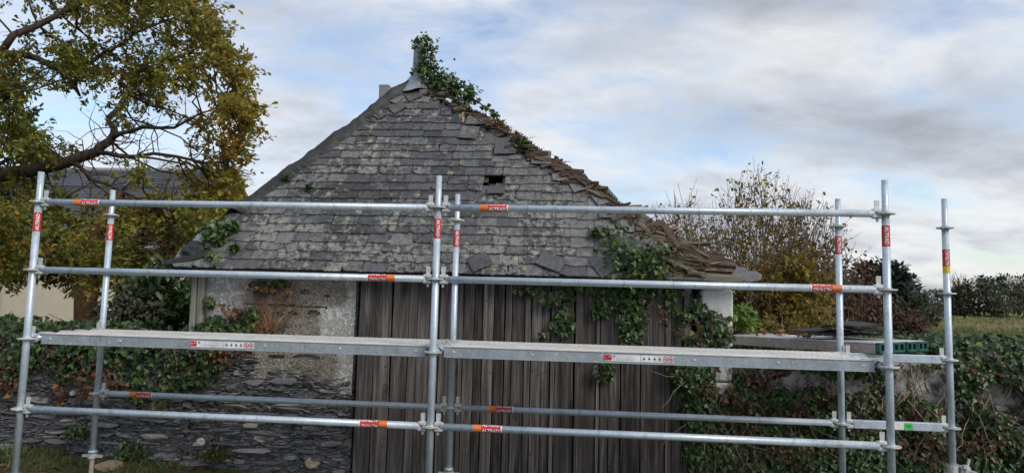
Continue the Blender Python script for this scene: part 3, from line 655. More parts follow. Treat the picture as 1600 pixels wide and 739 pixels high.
# left hip: crumpled dark membrane over the hip line ---------------------------------------
NLs = Vector((-(AP_Z - EAVE_Z), 0, AP_X - HL)).normalized()
mb = MB(); nA, nB = 110, 10
def hipp(t): return Vector((HL + (AP_X - HL) * t, EAVE_Y + (AP_Y - EAVE_Y) * t, EAVE_Z + (AP_Z - EAVE_Z) * t))
def tarp(u, v):
    t = .235 + .735 * u; c = hipp(t); k = v * 2 - 1
    wf = .11 + .12 * (fbm(u * 13, 2) - .3) + .03 * (vn(u * 60, 4) - .5)
    if k < 0: q = c + Vector((-1, 0, 0)) * (-k) * .30 + Vector((0, 0, -1)) * (-k) * .30
    else: q = c + Vector((1, 0, 0)) * k * wf * (1 - .3 * u) - U * k * .02 - NF * .03 * max(0, k - .6) * 2.5
    lift = .022 + (.045 + .045 * fbm(u * 7, 3)) * (1 - abs(k) ** 1.6) + .02 * max(0, k) * fbm(u * 20, 7) * 1.6 + .045 * (fbm(u * 14, v * 3 + u * 9) - .5) + .012 * (vn(u * 34 + v * 8, v * 9) - .5)
    return q + (NF * .7 + NLs * .5) * lift
mb.grid(tarp, nA, nB)
o = mb.build('hip_membrane', MATS['dark_tarp'], roof); md = o.modifiers.new('thick', 'SOLIDIFY'); md.thickness = .007
# loose lead and black felt bundle at the foot of the hip
def crumple(pc, sx, sy, sz, name, mat, seed, parent, flat=False):
    mb = MB(); r = random.Random(seed); n1, n2 = 14, 9
    def fn(u, v):
        th = 2 * math.pi * u; ph = math.pi * v; k = 1 + .42 * (fbm(u * 6 % 6 + seed, v * 5) - .5) + .18 * (r.random() - .5)
        if u > .999: k = 1
        return (pc[0] + sx * math.cos(th) * math.sin(ph) * k, pc[1] + sy * math.sin(th) * math.sin(ph) * k, pc[2] + sz * math.cos(ph) * k)
    mb.grid(fn, n1, n2); return mb.build(name, mat, parent)
p = at(305, 397, 1.42); crumple(p, .13, .10, .12, 'felt_bundle', MATS['dark_tarp'], 3, roof)
p = at(320, 375, 1.50); crumple(p, .10, .09, .07, 'lead_scrap', MATS['lead'], 6, roof)
mb = MB(); a_, b2 = at(262, 412, 1.33), at(330, 396, 1.38); mb.tube([a_, (a_ + b2) / 2 + Vector((0, 0, -.01)), b2], [.035, .05, .045], 7); mb.build('gutter_end', MATS['bitumen'], roof)
# right hip: rotten board ends, laths, crumbs of slate ------------------------------------------
for i in range(120):
    t = random.random() ** .8; s_ = SL * (1 - t) * .97
    x0 = xs_right(s_) ; x1 = hipr(s_); wdt = max(.12, x1 - x0)
    x = x1 - abs(random.gauss(0, .45)) * wdt; ln = random.uniform(.07, .34) * (.6 + .8 * t); w = random.uniform(.02, .085)
    rot = RB @ Matrix.Rotation(random.gauss(-.12, .42), 4, 'Z') @ Matrix.Rotation(random.gauss(0, .3), 4, 'X') @ Matrix.Rotation(random.gauss(0, .10), 4, 'Y')
    mb = MB(); r = random.random
    pts = [(-.5, -.5), (-.2, -.5 + .2 * r()), (.2, -.5 - .1 * r()), (.5, -.35 + .3 * r()), (.42 + .1 * r(), .1), (.5, .4 * r()), (.1, .5), (-.3, .4 + .1 * r()), (-.5, .3)]
    n = len(pts); tk = random.choice((.005, .008, .012, .018)); vs = [(a * ln, b3 * w, tk + .004 * random.random()) for a, b3 in pts] + [(a * ln, b3 * w, -tk) for a, b3 in pts]
    mb.add(vs, [tuple(range(n)), tuple(range(2 * n - 1, n - 1, -1))] + [(k, k + n, (k + 1) % n + n, (k + 1) % n) for k in range(n)])
    link('broken_board', mb.mesh('broken_board', MATS['rotten' if r() < .6 else 'rotten_grey']), roof, Matrix.Translation(rp(min(x, x1 + .02), s_, .02 + .045 * r())) @ rot)
# silvery eave boards at the right corner
for i, (xa, xb, sa, h, nn) in enumerate(((1.02, 2.40, -.03, .085, .015), (1.25, 2.33, .065, .07, .03), (1.95, 2.30, .145, .06, .045), (1.5, 2.1, .15, .05, .03))):
    mb = MB(); n = 12; vs = []
    for k in range(n + 1):
        t = k / n; x = xa + (xb - xa) * t; a0 = sa + .006 * random.random() - .02 * t; a1 = sa + h - .012 * random.random() - .02 * t
        for ww, q in ((a0, nn - .02), (a0, nn), (a1, nn), (a1, nn - .02)): vs.append(rp(x, ww, q + .003 * random.random()))
    mb.add(vs, [(k * 4 + q, k * 4 + (q + 1) % 4, (k + 1) * 4 + (q + 1) % 4, (k + 1) * 4 + q) for k in range(n) for q in range(4)] + [(0, 3, 2, 1), (n * 4, n * 4 + 1, n * 4 + 2, n * 4 + 3)])
    mb.build('eave_board', MATS['rotten_grey'], roof)
p = at(1110, 437, 1.42); mb = MB(); mb.cbox(p, (.30, .12, .06), b=.02); mb.build('rafter_end', MATS['rotten'], roof)
x, s_ = onroof(774, 290); mb = MB(); mb.cbox(rp(x, s_, .004), (.13, .02, .012), b=.003, rot=Matrix.Rotation(.08, 3, 'Y')); mb.build('exposed_batten', MATS['rotten_grey'], roof)
x, s_ = onroof(723, 192); mb = MB(); q = rp(x, s_ + .06, .015); mb.cbox((0, 0, 0), (.035, .03, .16), b=.004)
link('exposed_batten', mb.mesh('exposed_batten', MATS['fresh_wood']), roof, Matrix.Translation(q) @ RB @ Matrix.Rotation(R_(90), 4, 'X'))
# loose slate hanging beyond the right corner
mb = MB(); out = [(-.16, .06), (-.05, .10), (.03, .07), (.05, .03), (.13, .02), (.17, -.03), (.13, -.09), (.0, -.10), (-.08, -.07)]
n = len(out); mb.add([(a, -.005, b3) for a, b3 in out] + [(a, .005, b3) for a, b3 in out], [tuple(range(n)), tuple(range(2 * n - 1, n - 1, -1))] + [(k, k + n, (k + 1) % n + n, (k + 1) % n) for k in range(n)])
p = at(1164, 428, 1.36); link('slate', mb.mesh('slate', MATS['slate_clean']), roof, Matrix.Translation(p) @ Euler((-.6, -.1, .25)).to_matrix().to_4x4() @ Matrix.Scale(.88, 4))
# straw and dirt on the open corner
def straw(region, n, parent, name='roof_litter', mat='straw', size=(.05, .2), up=.02):
    P, D, Q = [], [], []
    for _ in range(n):
        x, s_, nn = region(); P.append(rp(x, s_, nn)); a = random.gauss(-.3, .8)
        D.append(Vector((math.cos(a), 0, 0)) + U * math.sin(a) * .7 + NF * random.gauss(.05, .25)); Q.append(NF + Vector((random.gauss(0, .3),) * 3))
    return leaf_mesh(name, P, D, Q, [random.uniform(*size) for _ in range(n)], T_BLADE, np.random.default_rng(3).random(n), MATS[mat], parent, 0, .2)
def reg():
    t = random.random() ** 1.6; s_ = .10 + SL * .85 * t; x1 = hipr(s_); x0 = max(xs_right(s_), x1 - .8); return x1 - (x1 - x0) * random.random() ** 1.3 * .95, s_, .02 + .06 * random.random()
straw(reg, 110, roof, size=(.04, .13))
straw(lambda: (random.gauss(1.85, .2), abs(random.gauss(.25, .10)), .03 + .07 * random.random()), 150, roof, 'straw_heap', size=(.05, .16))
P, D, Q, S = [], [], [], []
for _ in range(5200):
    t = random.random() ** 1.2; s_ = .03 + SL * .9 * t; x1 = hipr(s_); x0 = max(xs_right(s_) - .02, x1 - 1.0); x = x1 - (x1 - x0) * random.random()
    if fbm(x * 6, s_ * 6) < .47: continue
    P.append(rp(x, s_, .012 + .04 * random.random())); D.append(Vector(unit(1)[0])); Q.append(NF + Vector(unit(1)[0]) * .6); S.append(random.uniform(.015, .045))
leaf_mesh('dirt_crumbs', P, D, Q, S, T_OVAL, rng.random(len(P)), MATS['dead_leaf'], roof)
P, D, Q, S = [], [], [], []
for _ in range(3000):
    t = random.random(); s_ = .05 + SL * .88 * t; x1 = hipr(s_); x0 = max(xs_right(s_) - .02, x1 - .7); x = x1 - (x1 - x0) * random.random()
    if fbm(x * 4 + 9, s_ * 5) < .53: continue
    P.append(rp(x, s_, .03 + .035 * random.random())); D.append(Vector(unit(1)[0]) + NF * .4); Q.append(NF + Vector(unit(1)[0]) * .6); S.append(random.uniform(.012, .03))
leaf_mesh('moss', P, D, Q, S, T_OVAL, rng.random(len(P)), MATS['moss'], roof)
# tufts of moss between the slates
P, D, Q, S = [], [], [], []
for cx, cy, r_, n in ((818, 235, 10, 130), (930, 372, 6, 60), (710, 100, 1, 1), (450, 285, 5, 40), (487, 300, 4, 30), (372, 395, 6, 60)):
    for _ in range(n):
        x, s_ = onroof(cx + random.gauss(0, r_ * .5), cy + random.gauss(0, r_ * .5)); P.append(rp(x, s_, .04 + .03 * random.random())); D.append(NF + Vector(unit(1)[0])); Q.append(Vector(unit(1)[0])); S.append(random.uniform(.03, .06))
leaf_mesh('roof_weeds', P, D, Q, S, T_OVAL, rng.random(len(P)), MATS['ivy_green'], roof)
# finial, chimney pot -------------------------------------------------------------------
mb = MB(); b0 = Vector((AP_X, AP_Y, AP_Z - .05)); tp = at(656, 62, AP_Y)
ln = tp.z - b0.z
mb.tube([b0, b0 + Vector((0, 0, .07)), b0 + Vector((0, 0, .10)), Vector((tp.x, AP_Y, tp.z - .02)), tp], [.13, .085, .075, .062, .058], 8); mb.build('finial', MATS['zinc'], roof)
mb = MB(); mb.grid(lambda u, v: Vector((AP_X + (.07 + .16 * v) * math.cos(u * 6.2832), AP_Y + (.07 + .13 * v) * math.sin(u * 6.2832), AP_Z + .06 - .20 * v + .02 * math.sin(u * 25))), 18, 4); o = mb.build('finial_skirt', MATS['lead'], roof); o.modifiers.new('t', 'SOLIDIFY').thickness = .006
p0 = at(602, 136, 3.6); mb = MB(); mb.cbox((p0.x, 3.6, p0.z - .45), (.125, .125, .9), b=.008); mb.cbox((p0.x, 3.6, p0.z - .005), (.13, .13, .03), b=.004); mb.build('chimney', MATS['cement'], roof)

# ================================================================== HOUSE BEHIND
hs = empty('house', (-15.5, 16, 0), label='cream house with long slate roof behind the oak', cat='house')
HY0, HY1, HX0, HX1 = 14.0, 19.0, -30.0, -10.4
mb = MB(); mb.box(((HX0 + HX1) / 2, (HY0 + HY1) / 2, 1.3), (HX1 - HX0, HY1 - HY0, 2.9)); mb.build('wall', MATS['cream'], hs)
mb = MB(); mb.box(((HX0 + HX1) / 2, HY0 - .18, 2.68), (HX1 - HX0 + .5, .10, .16)); mb.build('fascia', MATS['cream_trim'], hs)
mb = MB(); mb.tube([(HX0, HY0 - .30, 2.72), (HX1 + .25, HY0 - .30, 2.72)], .07, 8); mb.build('gutter', MATS['zinc'], hs)
ry = (HY0 + HY1) / 2; rz = 5.45
mb = MB(); nr = 26                                                # slate courses as real steps
for k in range(nr):
    t0, t1 = k / nr, (k + 1) / nr; y0 = HY0 - .25 + (ry - HY0 + .25) * t0; y1 = HY0 - .25 + (ry - HY0 + .25) * t1; z0 = 2.72 + (rz - 2.72) * t0; z1 = 2.72 + (rz - 2.72) * t1
    a, c = HX0 - .3, HX1 + .3
    mb.add([(a, y0, z0 + .03), (c, y0, z0 + .03), (c, y1, z1), (a, y1, z1), (a, y0, z0), (c, y0, z0)], [(0, 1, 2, 3), (4, 5, 1, 0)])
mb.add([(HX0 - .3, ry, rz), (HX1 + .3, ry, rz), (HX1 + .3, HY1 + .25, 2.72), (HX0 - .3, HY1 + .25, 2.72)], [(0, 1, 2, 3)])
rf = mb.build('roof', MATS['house_slate'], hs)
mb = MB(); mb.tube([(HX0 - .3, ry, rz + .02), (HX1 + .3, ry, rz + .02)], .09, 8); mb.build('ridge', MATS['zinc'], rf)
mb = MB(); mb.add([(HX1, HY0, 2.7), (HX1, HY1, 2.7), (HX1, ry, rz - .05)], [(0, 1, 2)]); mb.add([(HX1 - .2, HY0, 2.7), (HX1 - .2, HY1, 2.7), (HX1 - .2, ry, rz - .05)], [(2, 1, 0)]); mb.build('gable', MATS['cream'], hs)
for px in (292, -30):
    c = at(px, 455, HY0); mb = MB()
    if px == 292: c.x = -11.6
    mb.box((c.x, HY0 - .02, 1.55), (1.0, .08, 1.3), MATS['cream_trim']); w_ = mb.build('window', MATS['cream_trim'], hs)
    mb = MB(); mb.box((c.x, HY0 - .065, 1.55), (.86, .02, 1.16)); mb.build('pane', MATS['dark_glass'], w_)
# brown downpipe / shutter strip at far left
c = at(2, 440, HY0); mb = MB(); mb.tube([(c.x, HY0 - .1, 0), (c.x, HY0 - .1, 2.65)], .05, 8); mb.build('downpipe', MATS['zinc'], hs)
# ================================================================== SCAFFOLD
ZB = 1.6 - .898; LV = [ZB + .5 * k for k in range(4)]; TR = .02415; DEP = .79
sc_o = empty('scaffold', (0, .4, 0), label='galvanised steel tube scaffold with red stickers in front of the barn', cat='scaffold')

def text_mesh(body, size):
    cu = bpy.data.curves.new('t', 'FONT'); cu.body = body; cu.size = size; cu.align_x = 'CENTER'; cu.align_y = 'CENTER'; cu.resolution_u = 2; cu.offset = size * .03
    o = bpy.data.objects.new('t', cu); COL.objects.link(o); dg = bpy.context.evaluated_depsgraph_get(); me = bpy.data.meshes.new_from_object(o.evaluated_get(dg))
    bm = bmesh.new(); bm.from_mesh(me)                              # slice into strips so that it can wrap round a tube
    for k in range(-8, 9): bmesh.ops.bisect_plane(bm, geom=bm.verts[:] + bm.edges[:] + bm.faces[:], plane_co=(0, k * .0022, 0), plane_no=(0, 1, 0))
    bm.verts.index_update(); v = [tuple(a.co) for a in bm.verts]; f = [tuple(q.index for q in p.verts) for p in bm.faces]; bm.free()
    bpy.data.objects.remove(o); bpy.data.curves.remove(cu); bpy.data.meshes.remove(me); return v, f
TXT = text_mesh('ALTRAD', .0315)
def sticker(parent, c, axis, bands, texts, front=Vector((0, -1, 0))):
    """sleeve round a tube: bands = [(material, length)], texts = [(band index, direction sign, angle)]"""
    c = Vector(c); ax = Vector(axis).normalized(); fr = (front - ax * front.dot(ax)).normalized(); sd_ = ax.cross(fr)
    tot = sum(b[1] for b in bands); mb = MB(); t = -tot / 2; mids = []; n = 28
    def P(a, h, r): return c + ax * a + (fr * math.cos(h) + sd_ * math.sin(h)) * r
    for mname, ln in bands:
        r = TR + .0008
        vs = [P(t + (0, ln)[e], 2 * math.pi * k / n, r) for e in (0, 1) for k in range(n)]
        mb.add(vs, [(k, (k + 1) % n, n + (k + 1) % n, n + k) for k in range(n)], MATS[mname]); mids.append(t + ln / 2); t += ln
    for bi, sg, ang in texts:
        v, f = TXT
        mb.add([P(mids[bi] + sg * x, ang + sg * (-y) / TR, TR + .0016) for x, y, z in v], f, MATS['white'])
    return mb.build('label_sticker', None, parent, True)

def standard(x, y, ztop, zbot=.22, sign=1, far=False):
    mb = MB(); mb.tube([(x, y, zbot), (x, y, ztop - .215)], TR, 20); mb.tube([(x, y, ztop - .216), (x, y, ztop - .205), (x, y, ztop)], [TR, .0205, .0205], 20)
    mb.tube([(x, y, zbot - .004), (x, y, zbot + .014)], .034, 16)
    st = mb.build('standard', MATS['galv'], sc_o, True)
    for z in LV:                                                     # rosette: notched disc
        mb = MB(); n = 32; vs = []
        for zz in (-.0045, .0045):
            for k in range(n):
                q = 2 * math.pi * k / n; r = .061 if (k % 8) not in (3, 5) else .056
                vs.append((x + r * math.cos(q), y + r * math.sin(q), z + zz))
        mb.add(vs, [tuple(range(n - 1, -1, -1)), tuple(range(n, 2 * n))] + [(k, (k + 1) % n, n + (k + 1) % n, n + k) for k in range(n)])
        mb.tube([(x, y, z - .013), (x, y, z + .013)], TR + .005, 16); mb.build('rosette', MATS['galv_cast'], st)
    # base jack
    g = gz(x, y); mb = MB(); mb.tube([(x, y, g + .006), (x, y, zbot + .05)], .018, 12); mb.build('base_jack', MATS['rust_jack'], st)
    mb = MB(); mb.cbox((x, y, g + .004), (.15, .15, .012), b=.002); mb.build('jack_plate', MATS['galv_cast'], st)
    mb = MB(); mb.tube([(x, y, zbot - .05), (x, y, zbot - .01)], [.032, .036], 10); mb.box((x, y, zbot - .03), (.17, .02, .018)); mb.build('jack_nut', MATS['galv_cast'], st)
    fr = (CAM - Vector((x, y, 0))); fr.z = 0
    z1 = LV[3]
    if far: sticker(st, (x, y, z1 - .255), (0, 0, 1), [('yellow', .05), ('red', .13)], [(1, 1, .35)], fr)
    else: sticker(st, (x, y, z1 - .148), (0, 0, 1), [('red', .138)], [(0, sign, .15)], fr)
    return st
TOPZ = LV[3] + .225
S_ = {}
for nm, x, y, sg in (('FL', -3, 0, 1), ('FM', 0, 0, -1), ('FR', 3, 0, -1), ('RL', -3, DEP, 1), ('RM', 0, DEP, -1), ('RR', 3, DEP, -1)):
    S_[nm] = standard(x, y, TOPZ + (.0 if nm[0] == 'F' else -.01), .22, sg)
S_['FA'] = standard(3.79, DEP, TOPZ, .22, 1, True)

def head(mb, p, d):
    """cast wedge head at a ledger end: p = standard axis point, d = unit direction to the ledger"""
    p = Vector(p); d = Vector(d); s = Vector((0, 0, 1)).cross(d); rot = Matrix((d, s, Vector((0, 0, 1)))).transposed()
    for sz in (1, -1):
        mb.cbox(p + d * .056 + Vector((0, 0, sz * .020)), (.058, .040, .026), rot=rot, b=.006)
    mb.cbox(p + d * .080 + Vector((0, 0, 0)), (.022, .036, .060), rot=rot, b=.006)
def wedge(mb, p, d):
    p = Vector(p); d = Vector(d); s = Vector((0, 0, 1)).cross(d); o = p + d * .052
    vs = []
    for y in (-.0035, .0035):
        for a, z in ((-.014, .088), (.016, .088), (.018, .070), (.008, -.055), (-.006, -.055), (-.014, .06)): vs.append(o + d * a + s * y + Vector((0, 0, z)))
    mb.add(vs, [(0, 1, 2, 3, 4, 5), (11, 10, 9, 8, 7, 6)] + [(k, k + 6, (k + 1) % 6 + 6, (k + 1) % 6) for k in range(6)])
def ledger(a, b_, z, stick=None, box=False, name='ledger'):
    a = Vector((*a, z)); b_ = Vector((*b_, z)); d = (b_ - a).normalized(); mb = MB()
    if box:
        rot = Matrix((d, Vector((0, 0, 1)).cross(d), Vector((0, 0, 1)))).transposed(); ln = (b_ - a).length - .16
        mb.cbox((a + b_) / 2, (ln, .048, .062), rot=rot, b=.005)
    else: mb.tube([a + d * .078, b_ - d * .078], TR, 20)
    lg = mb.build(name, MATS['galv'], sc_o, not box)
    for p, dd in ((a, d), (b_, -d)):
        mb = MB(); head(mb, p, dd); mb.build('ledger_head', MATS['galv_cast'], lg)
        mb = MB(); wedge(mb, p, dd); mb.build('wedge', MATS['galv_cast'], lg)
    if stick:
        x, bands, texts = stick; sticker(lg, (x, a.y, z), (1, 0, 0), bands, texts)
    return lg
OR = [('orange', .058), ('red', .132), ('white', .010)]; RO = [('white', .010), ('red', .132), ('orange', .058)]
up_ = [(1, 1, .42), (1, 1, -1.25)]; dn = [(1, -1, .42), (1, -1, -1.25)]
def sx_(px, py, Y=0): return at(px, py, Y).x
ledger((-3, 0), (0, 0), LV[3], (sx_(138, 318), OR, up_)); ledger((0, 0), (3, 0), LV[3], (sx_(772, 330), OR, up_))
ledger((-3, 0), (0, 0), LV[2], (sx_(596, 433), RO, dn)); ledger((0, 0), (3, 0), LV[2], (sx_(1289, 451), RO, dn))
ledger((-3, 0), (0, 0), LV[0], (sx_(584, 659), RO, dn)); ledger((0, 0), (3, 0), LV[0], (sx_(762, 667), OR, up_))
ledger((-3, DEP), (0, DEP), LV[0], (sx_(222, 618, DEP), OR, up_)); ledger((0, DEP), (3, DEP), LV[0], (sx_(783, 637, DEP), OR, up_))
for x in (-3, 0, 3): ledger((x, 0), (x, DEP), LV[1], None, False, 'transom')
t1 = ledger((3, DEP), (3.79, DEP), LV[1], None, True, 'transom'); t2 = ledger((3, DEP), (3.79, DEP), LV[0], None, True, 'transom')
x = sx_(1417, 664, DEP); mb = MB(); mb.box((x, DEP - .0252, LV[0] + .002), (.058, .002, .048), MATS['green_tag'])
v, f = text_mesh('200', .022); mb.add([(x + a, DEP - .0268, LV[0] + .002 + b_) for a, b_, c in v], f, MATS['ink'])
mb.box((x - .085, DEP - .0252, LV[0]), (.10, .0015, .05), MATS['white']); mb.box((x - .142, DEP - .0252, LV[0]), (.012, .0015, .05), MATS['red']); mb.build('label_sticker', None, t2)
# swivel coupler at the foot of the outer standard
mb = MB(); c = Vector((3.79, DEP, .40)); mb.tube([c + Vector((0, 0, -.03)), c + Vector((0, 0, .03))], .040, 14)
mb.cbox(c + Vector((.075, -.01, 0)), (.07, .06, .06), b=.008); mb.tube([c + Vector((.07, -.05, .0)), c + Vector((.09, -.05, .09))], .009, 8); mb.tube([c + Vector((.06, -.05, .02)), c + Vector((.06, -.05, .045))], .017, 6); mb.tube([c + Vector((.12, -.2, -.02)), c + Vector((.12, .25, -.02))], TR, 14); mb.build('coupler', MATS['galv_cast'], S_['FA'])

# decks -----------------------------------------------------------------------
def deck(x0, x1, y0, y1, label, label_px=None):
    zt = LV[1] + .034; h = .074
    d = empty('steel_deck', ((x0 + x1) / 2, (y0 + y1) / 2, zt - h), label=label, cat='deck', group='perforated steel decks of the scaffold')
    mb = MB(); cx = .0195; ncol = int((x1 - x0 - .02) / cx); nrow = 17; cy = (y1 - y0 - .012) / nrow; ox = (x0 + x1) / 2 - ncol * cx / 2; oy = y0 + .006
    vi = {}
    def V(i, j):
        if (i, j) not in vi: vi[(i, j)] = len(mb.v); mb.v.append((ox + i * cx, oy + j * cy, zt + (.0028 if (j % 3) else 0)))
        return vi[(i, j)]
    for i in range(ncol):
        for j in range(nrow):
            if j % 3 == 1 and (i + (j // 3)) % 2 == 0 and 2 < i < ncol - 3: continue
            mb.f.append((V(i, j), V(i + 1, j), V(i + 1, j + 1), V(i, j + 1)))
    mb.m = [0] * len(mb.f)
    o = mb.build('deck_top', MATS['galv_deck'], d); o.modifiers.new('t', 'SOLIDIFY').thickness = .003
    for yy, sg in ((y0, 1), (y1, -1)):                                # C-shaped side rails
        mb = MB(); mb.cbox(((x0 + x1) / 2, yy + sg * .003, zt - h / 2 - .004), (x1 - x0, .005, h - .008), b=.001)
        mb.cbox(((x0 + x1) / 2, yy + sg * .012, zt - h + .002), (x1 - x0, .026, .005), b=.001); mb.cbox(((x0 + x1) / 2, yy + sg * .004, zt - .002), (x1 - x0, .009, .006), b=.001); mb.build('side_rail', MATS['galv_side'], d)
    for xx, sg in ((x0, 1), (x1, -1)):
        mb = MB(); mb.cbox((xx + sg * .004, (y0 + y1) / 2, zt - h / 2), (.006, y1 - y0 - .014, h - .012), b=.001); mb.build('end_plate', MATS['galv_side'], d)
        for t in (.2, .8):
            yy = y0 + (y1 - y0) * t; mb = MB(); tx = xx - sg * .045
            pts = [(xx + sg * .05, zt + .004), (xx, zt + .010), (tx, zt + .010 + .0), (xx - sg * .072, zt - .012), (xx - sg * .072, zt - .035), (xx - sg * .062, zt - .035), (xx - sg * .060, zt - .014), (tx, zt - .004), (xx, zt - .010)]
            n = len(pts); mb.add([(a, yy - .028, b_) for a, b_ in pts] + [(a, yy + .028, b_) for a, b_ in pts], [tuple(range(n)), tuple(range(2 * n - 1, n - 1, -1))] + [(k, k + n, (k + 1) % n + n, (k + 1) % n) for k in range(n)]); mb.build('claw', MATS['galv_cast'], d)
    for k in range(6):
        xx = x0 + .07 + (x1 - x0 - .14) * k / 5; mb = MB(); mb.tube([(xx, y0 + .001, zt - .036), (xx, y0 - .004, zt - .036)], [.010, .006], 10); mb.build('rivet', MATS['galv_cast'], d)
    if label_px:
        a, b_, e, py = label_px; xa, xb, xe = sx_(a, py), sx_(b_, py), sx_(e, py); zz = zt - .037; y = y0 - .0008; mb = MB()
        def r(c0, c1, z0, z1, mt, dy=0): mb.box(((c0 + c1) / 2, y - dy, zz + (z0 + z1) / 2), (c1 - c0, .0012, z1 - z0), MATS[mt])
        r(xa, xb - .004, -.022, .022, 'white'); r(xb, xe, -.022, .022, 'white'); r(xa, xa + .006, -.022, .022, 'red', .0008)
        r(xa + .008, xa + .052, -.017, .020, 'red', .0008); r(xa + .032, xa + .048, .006, .010, 'white', .0016); r(xa + .062, xa + .078, .006, .017, 'blue_ink', .0008)
        for q, l in ((.085, .05), (.085, .09), (.14, .06)): r(xa + q, xa + q + l, -.004 if l > .06 else -.012, -.0025 if l > .06 else -.0105, 'pink' if l < .055 else 'blue_ink', .0008)
        st_ = (xe - xb) / 6.2
        for q in range(4):
            cx_ = xb + st_ * (q + .55); r(cx_ - .008, cx_ + .008, -.006, .002, 'ink', .0008); r(cx_ - .003, cx_ + .003, .002, .012, 'ink', .0008); r(cx_ - .012, cx_ + .012, -.013, -.011, 'blue_ink', .0008)
        for q in (4, 5):
            cx_ = xb + st_ * (q + .6); ring = []
            for k in range(16):
                g = 2 * math.pi * k / 16
                for rr in (.019, .0145): ring.append((cx_ + rr * math.cos(g), y - .0012, zz + rr * math.sin(g)))
            mb.add(ring, [(2 * k, 2 * ((k + 1) % 16), 2 * ((k + 1) % 16) + 1, 2 * k + 1) for k in range(16)], MATS['red'])
            mb.box((cx_, y - .0012, zz), (.032, .001, .004), MATS['red'], Matrix.Rotation(.8, 3, 'Y')); r(cx_ - .006, cx_ + .007, -.005, .006, 'ink', .0006)
        mb.build('label_sticker', None, d)
    return d
deck(-2.935, -.065, .055, .385, 'front steel deck of the left scaffold bay, label sticker on its edge', (290, 344, 391, 539))
deck(-2.935, -.065, .405, .735, 'rear steel deck of the left scaffold bay, next to the barn')
deck(.065, 2.935, .055, .385, 'front steel deck of the right scaffold bay, label sticker on its edge', (944, 1003, 1055, 560))
deck(.065, 2.935, .405, .735, 'rear steel deck of the right scaffold bay, next to the barn')

# two planks with green end caps lying on the outer transom and the wall -----------------------
def plank(cx, cy, ang, ln, w, z, label, tilt):
    p = empty('scaffold_plank', (cx, cy, z), label=label, cat='plank', group='grey planks with green end caps')
    R3 = Matrix.Translation((cx, cy, z)) @ Matrix.Rotation(ang, 4, 'Z') @ Matrix.Rotation(tilt, 4, 'Y'); h = .085
    mb = MB(); mb.cbox((-ln / 2, 0, h - .006), (ln, w, .012), b=.002); link('plank_top', mb.mesh('plank_top', MATS['plank_top']), p, R3)
    for sg in (-1, 1):
        mb = MB(); mb.cbox((-ln / 2, sg * (w / 2 - .012), h / 2 - .007), (ln, .022, h - .014), b=.003); link('side_rail', mb.mesh('side_rail', MATS['plank_side']), p, R3)
    mb = MB(); mb.cbox((-ln * .5, 0, .02), (ln - .1, w - .05, .012), b=.002); link('plank_bottom', mb.mesh('plank_bottom', MATS['plank_side']), p, R3)
    for sg in (-1, 1):                                                # one moulded cap over each rail end, with a square socket
        for e in (0, 1):
            mb = MB(); x = .012 if e == 0 else -ln - .012; yc = sg * w / 4; ww = w / 2 - .012
            mb.cbox((x, yc - ww / 2 + .012, h / 2), (.05, .024, h - .004), MATS['green_cap'], b=.006); mb.cbox((x, yc + ww / 2 - .012, h / 2), (.05, .024, h - .004), MATS['green_cap'], b=.006)
            mb.cbox((x, yc, h - .012), (.05, ww, .018), MATS['green_cap'], b=.004); mb.cbox((x, yc, .012), (.05, ww, .020), MATS['green_cap'], b=.004); mb.cbox((x, yc, h / 2), (.046, .03, h - .01), MATS['green_cap'], b=.004)
            mb.box((x - .012 if e == 0 else x + .012, yc, h / 2), (.012, ww - .02, h - .02), MATS['cap_dark']); link('end_cap', mb.mesh('end_cap'), p, R3)
    return p
dv = Vector((3.22 - 2.42, .71 - 1.68)); ang = math.atan2(dv.y, dv.x); pr = Vector((-dv.y, dv.x)).normalized()
e0 = Vector((3.22, .71))
for k, (w, ln, off, lab) in enumerate(((.40, 1.32, .20, 'grey plank with green end cap beside the barn pillar, slates on it'), (.36, 1.55, .595, 'outer grey plank with green end cap, farther from the barn pillar'))):
    c = e0 + pr * off; plank(c.x, c.y, ang, ln, w, 1.236, lab, -.02)
PILE = [slate_tpl(300 + i, c).mesh('roof_slate', MATS['slate_pile']) for i, c in enumerate((0, .1, .3, .2))]
for i in range(11):
    px, py = random.uniform(1285, 1385), random.uniform(516, 527); q = atz(px, py, 1.325)
    c = e0 + pr * random.uniform(.08, .62) - dv.normalized() * random.uniform(.28, .62)
    me = random.choice(PILE); o = link('roof_slate', me, None, Matrix.Translation((c.x, c.y, 1.338 + .009 * i)) @ Euler((random.gauss(0, .05), random.gauss(0, .05), random.uniform(0, 6.28))).to_matrix().to_4x4() @ Matrix.Diagonal((.24, .32, .011, 1)) @ Matrix.Translation((0, -.5, 0)))
    tag(o, 'loose dark roof slate in the pile on the grey planks', 'slate', 'loose slates piled on the planks')
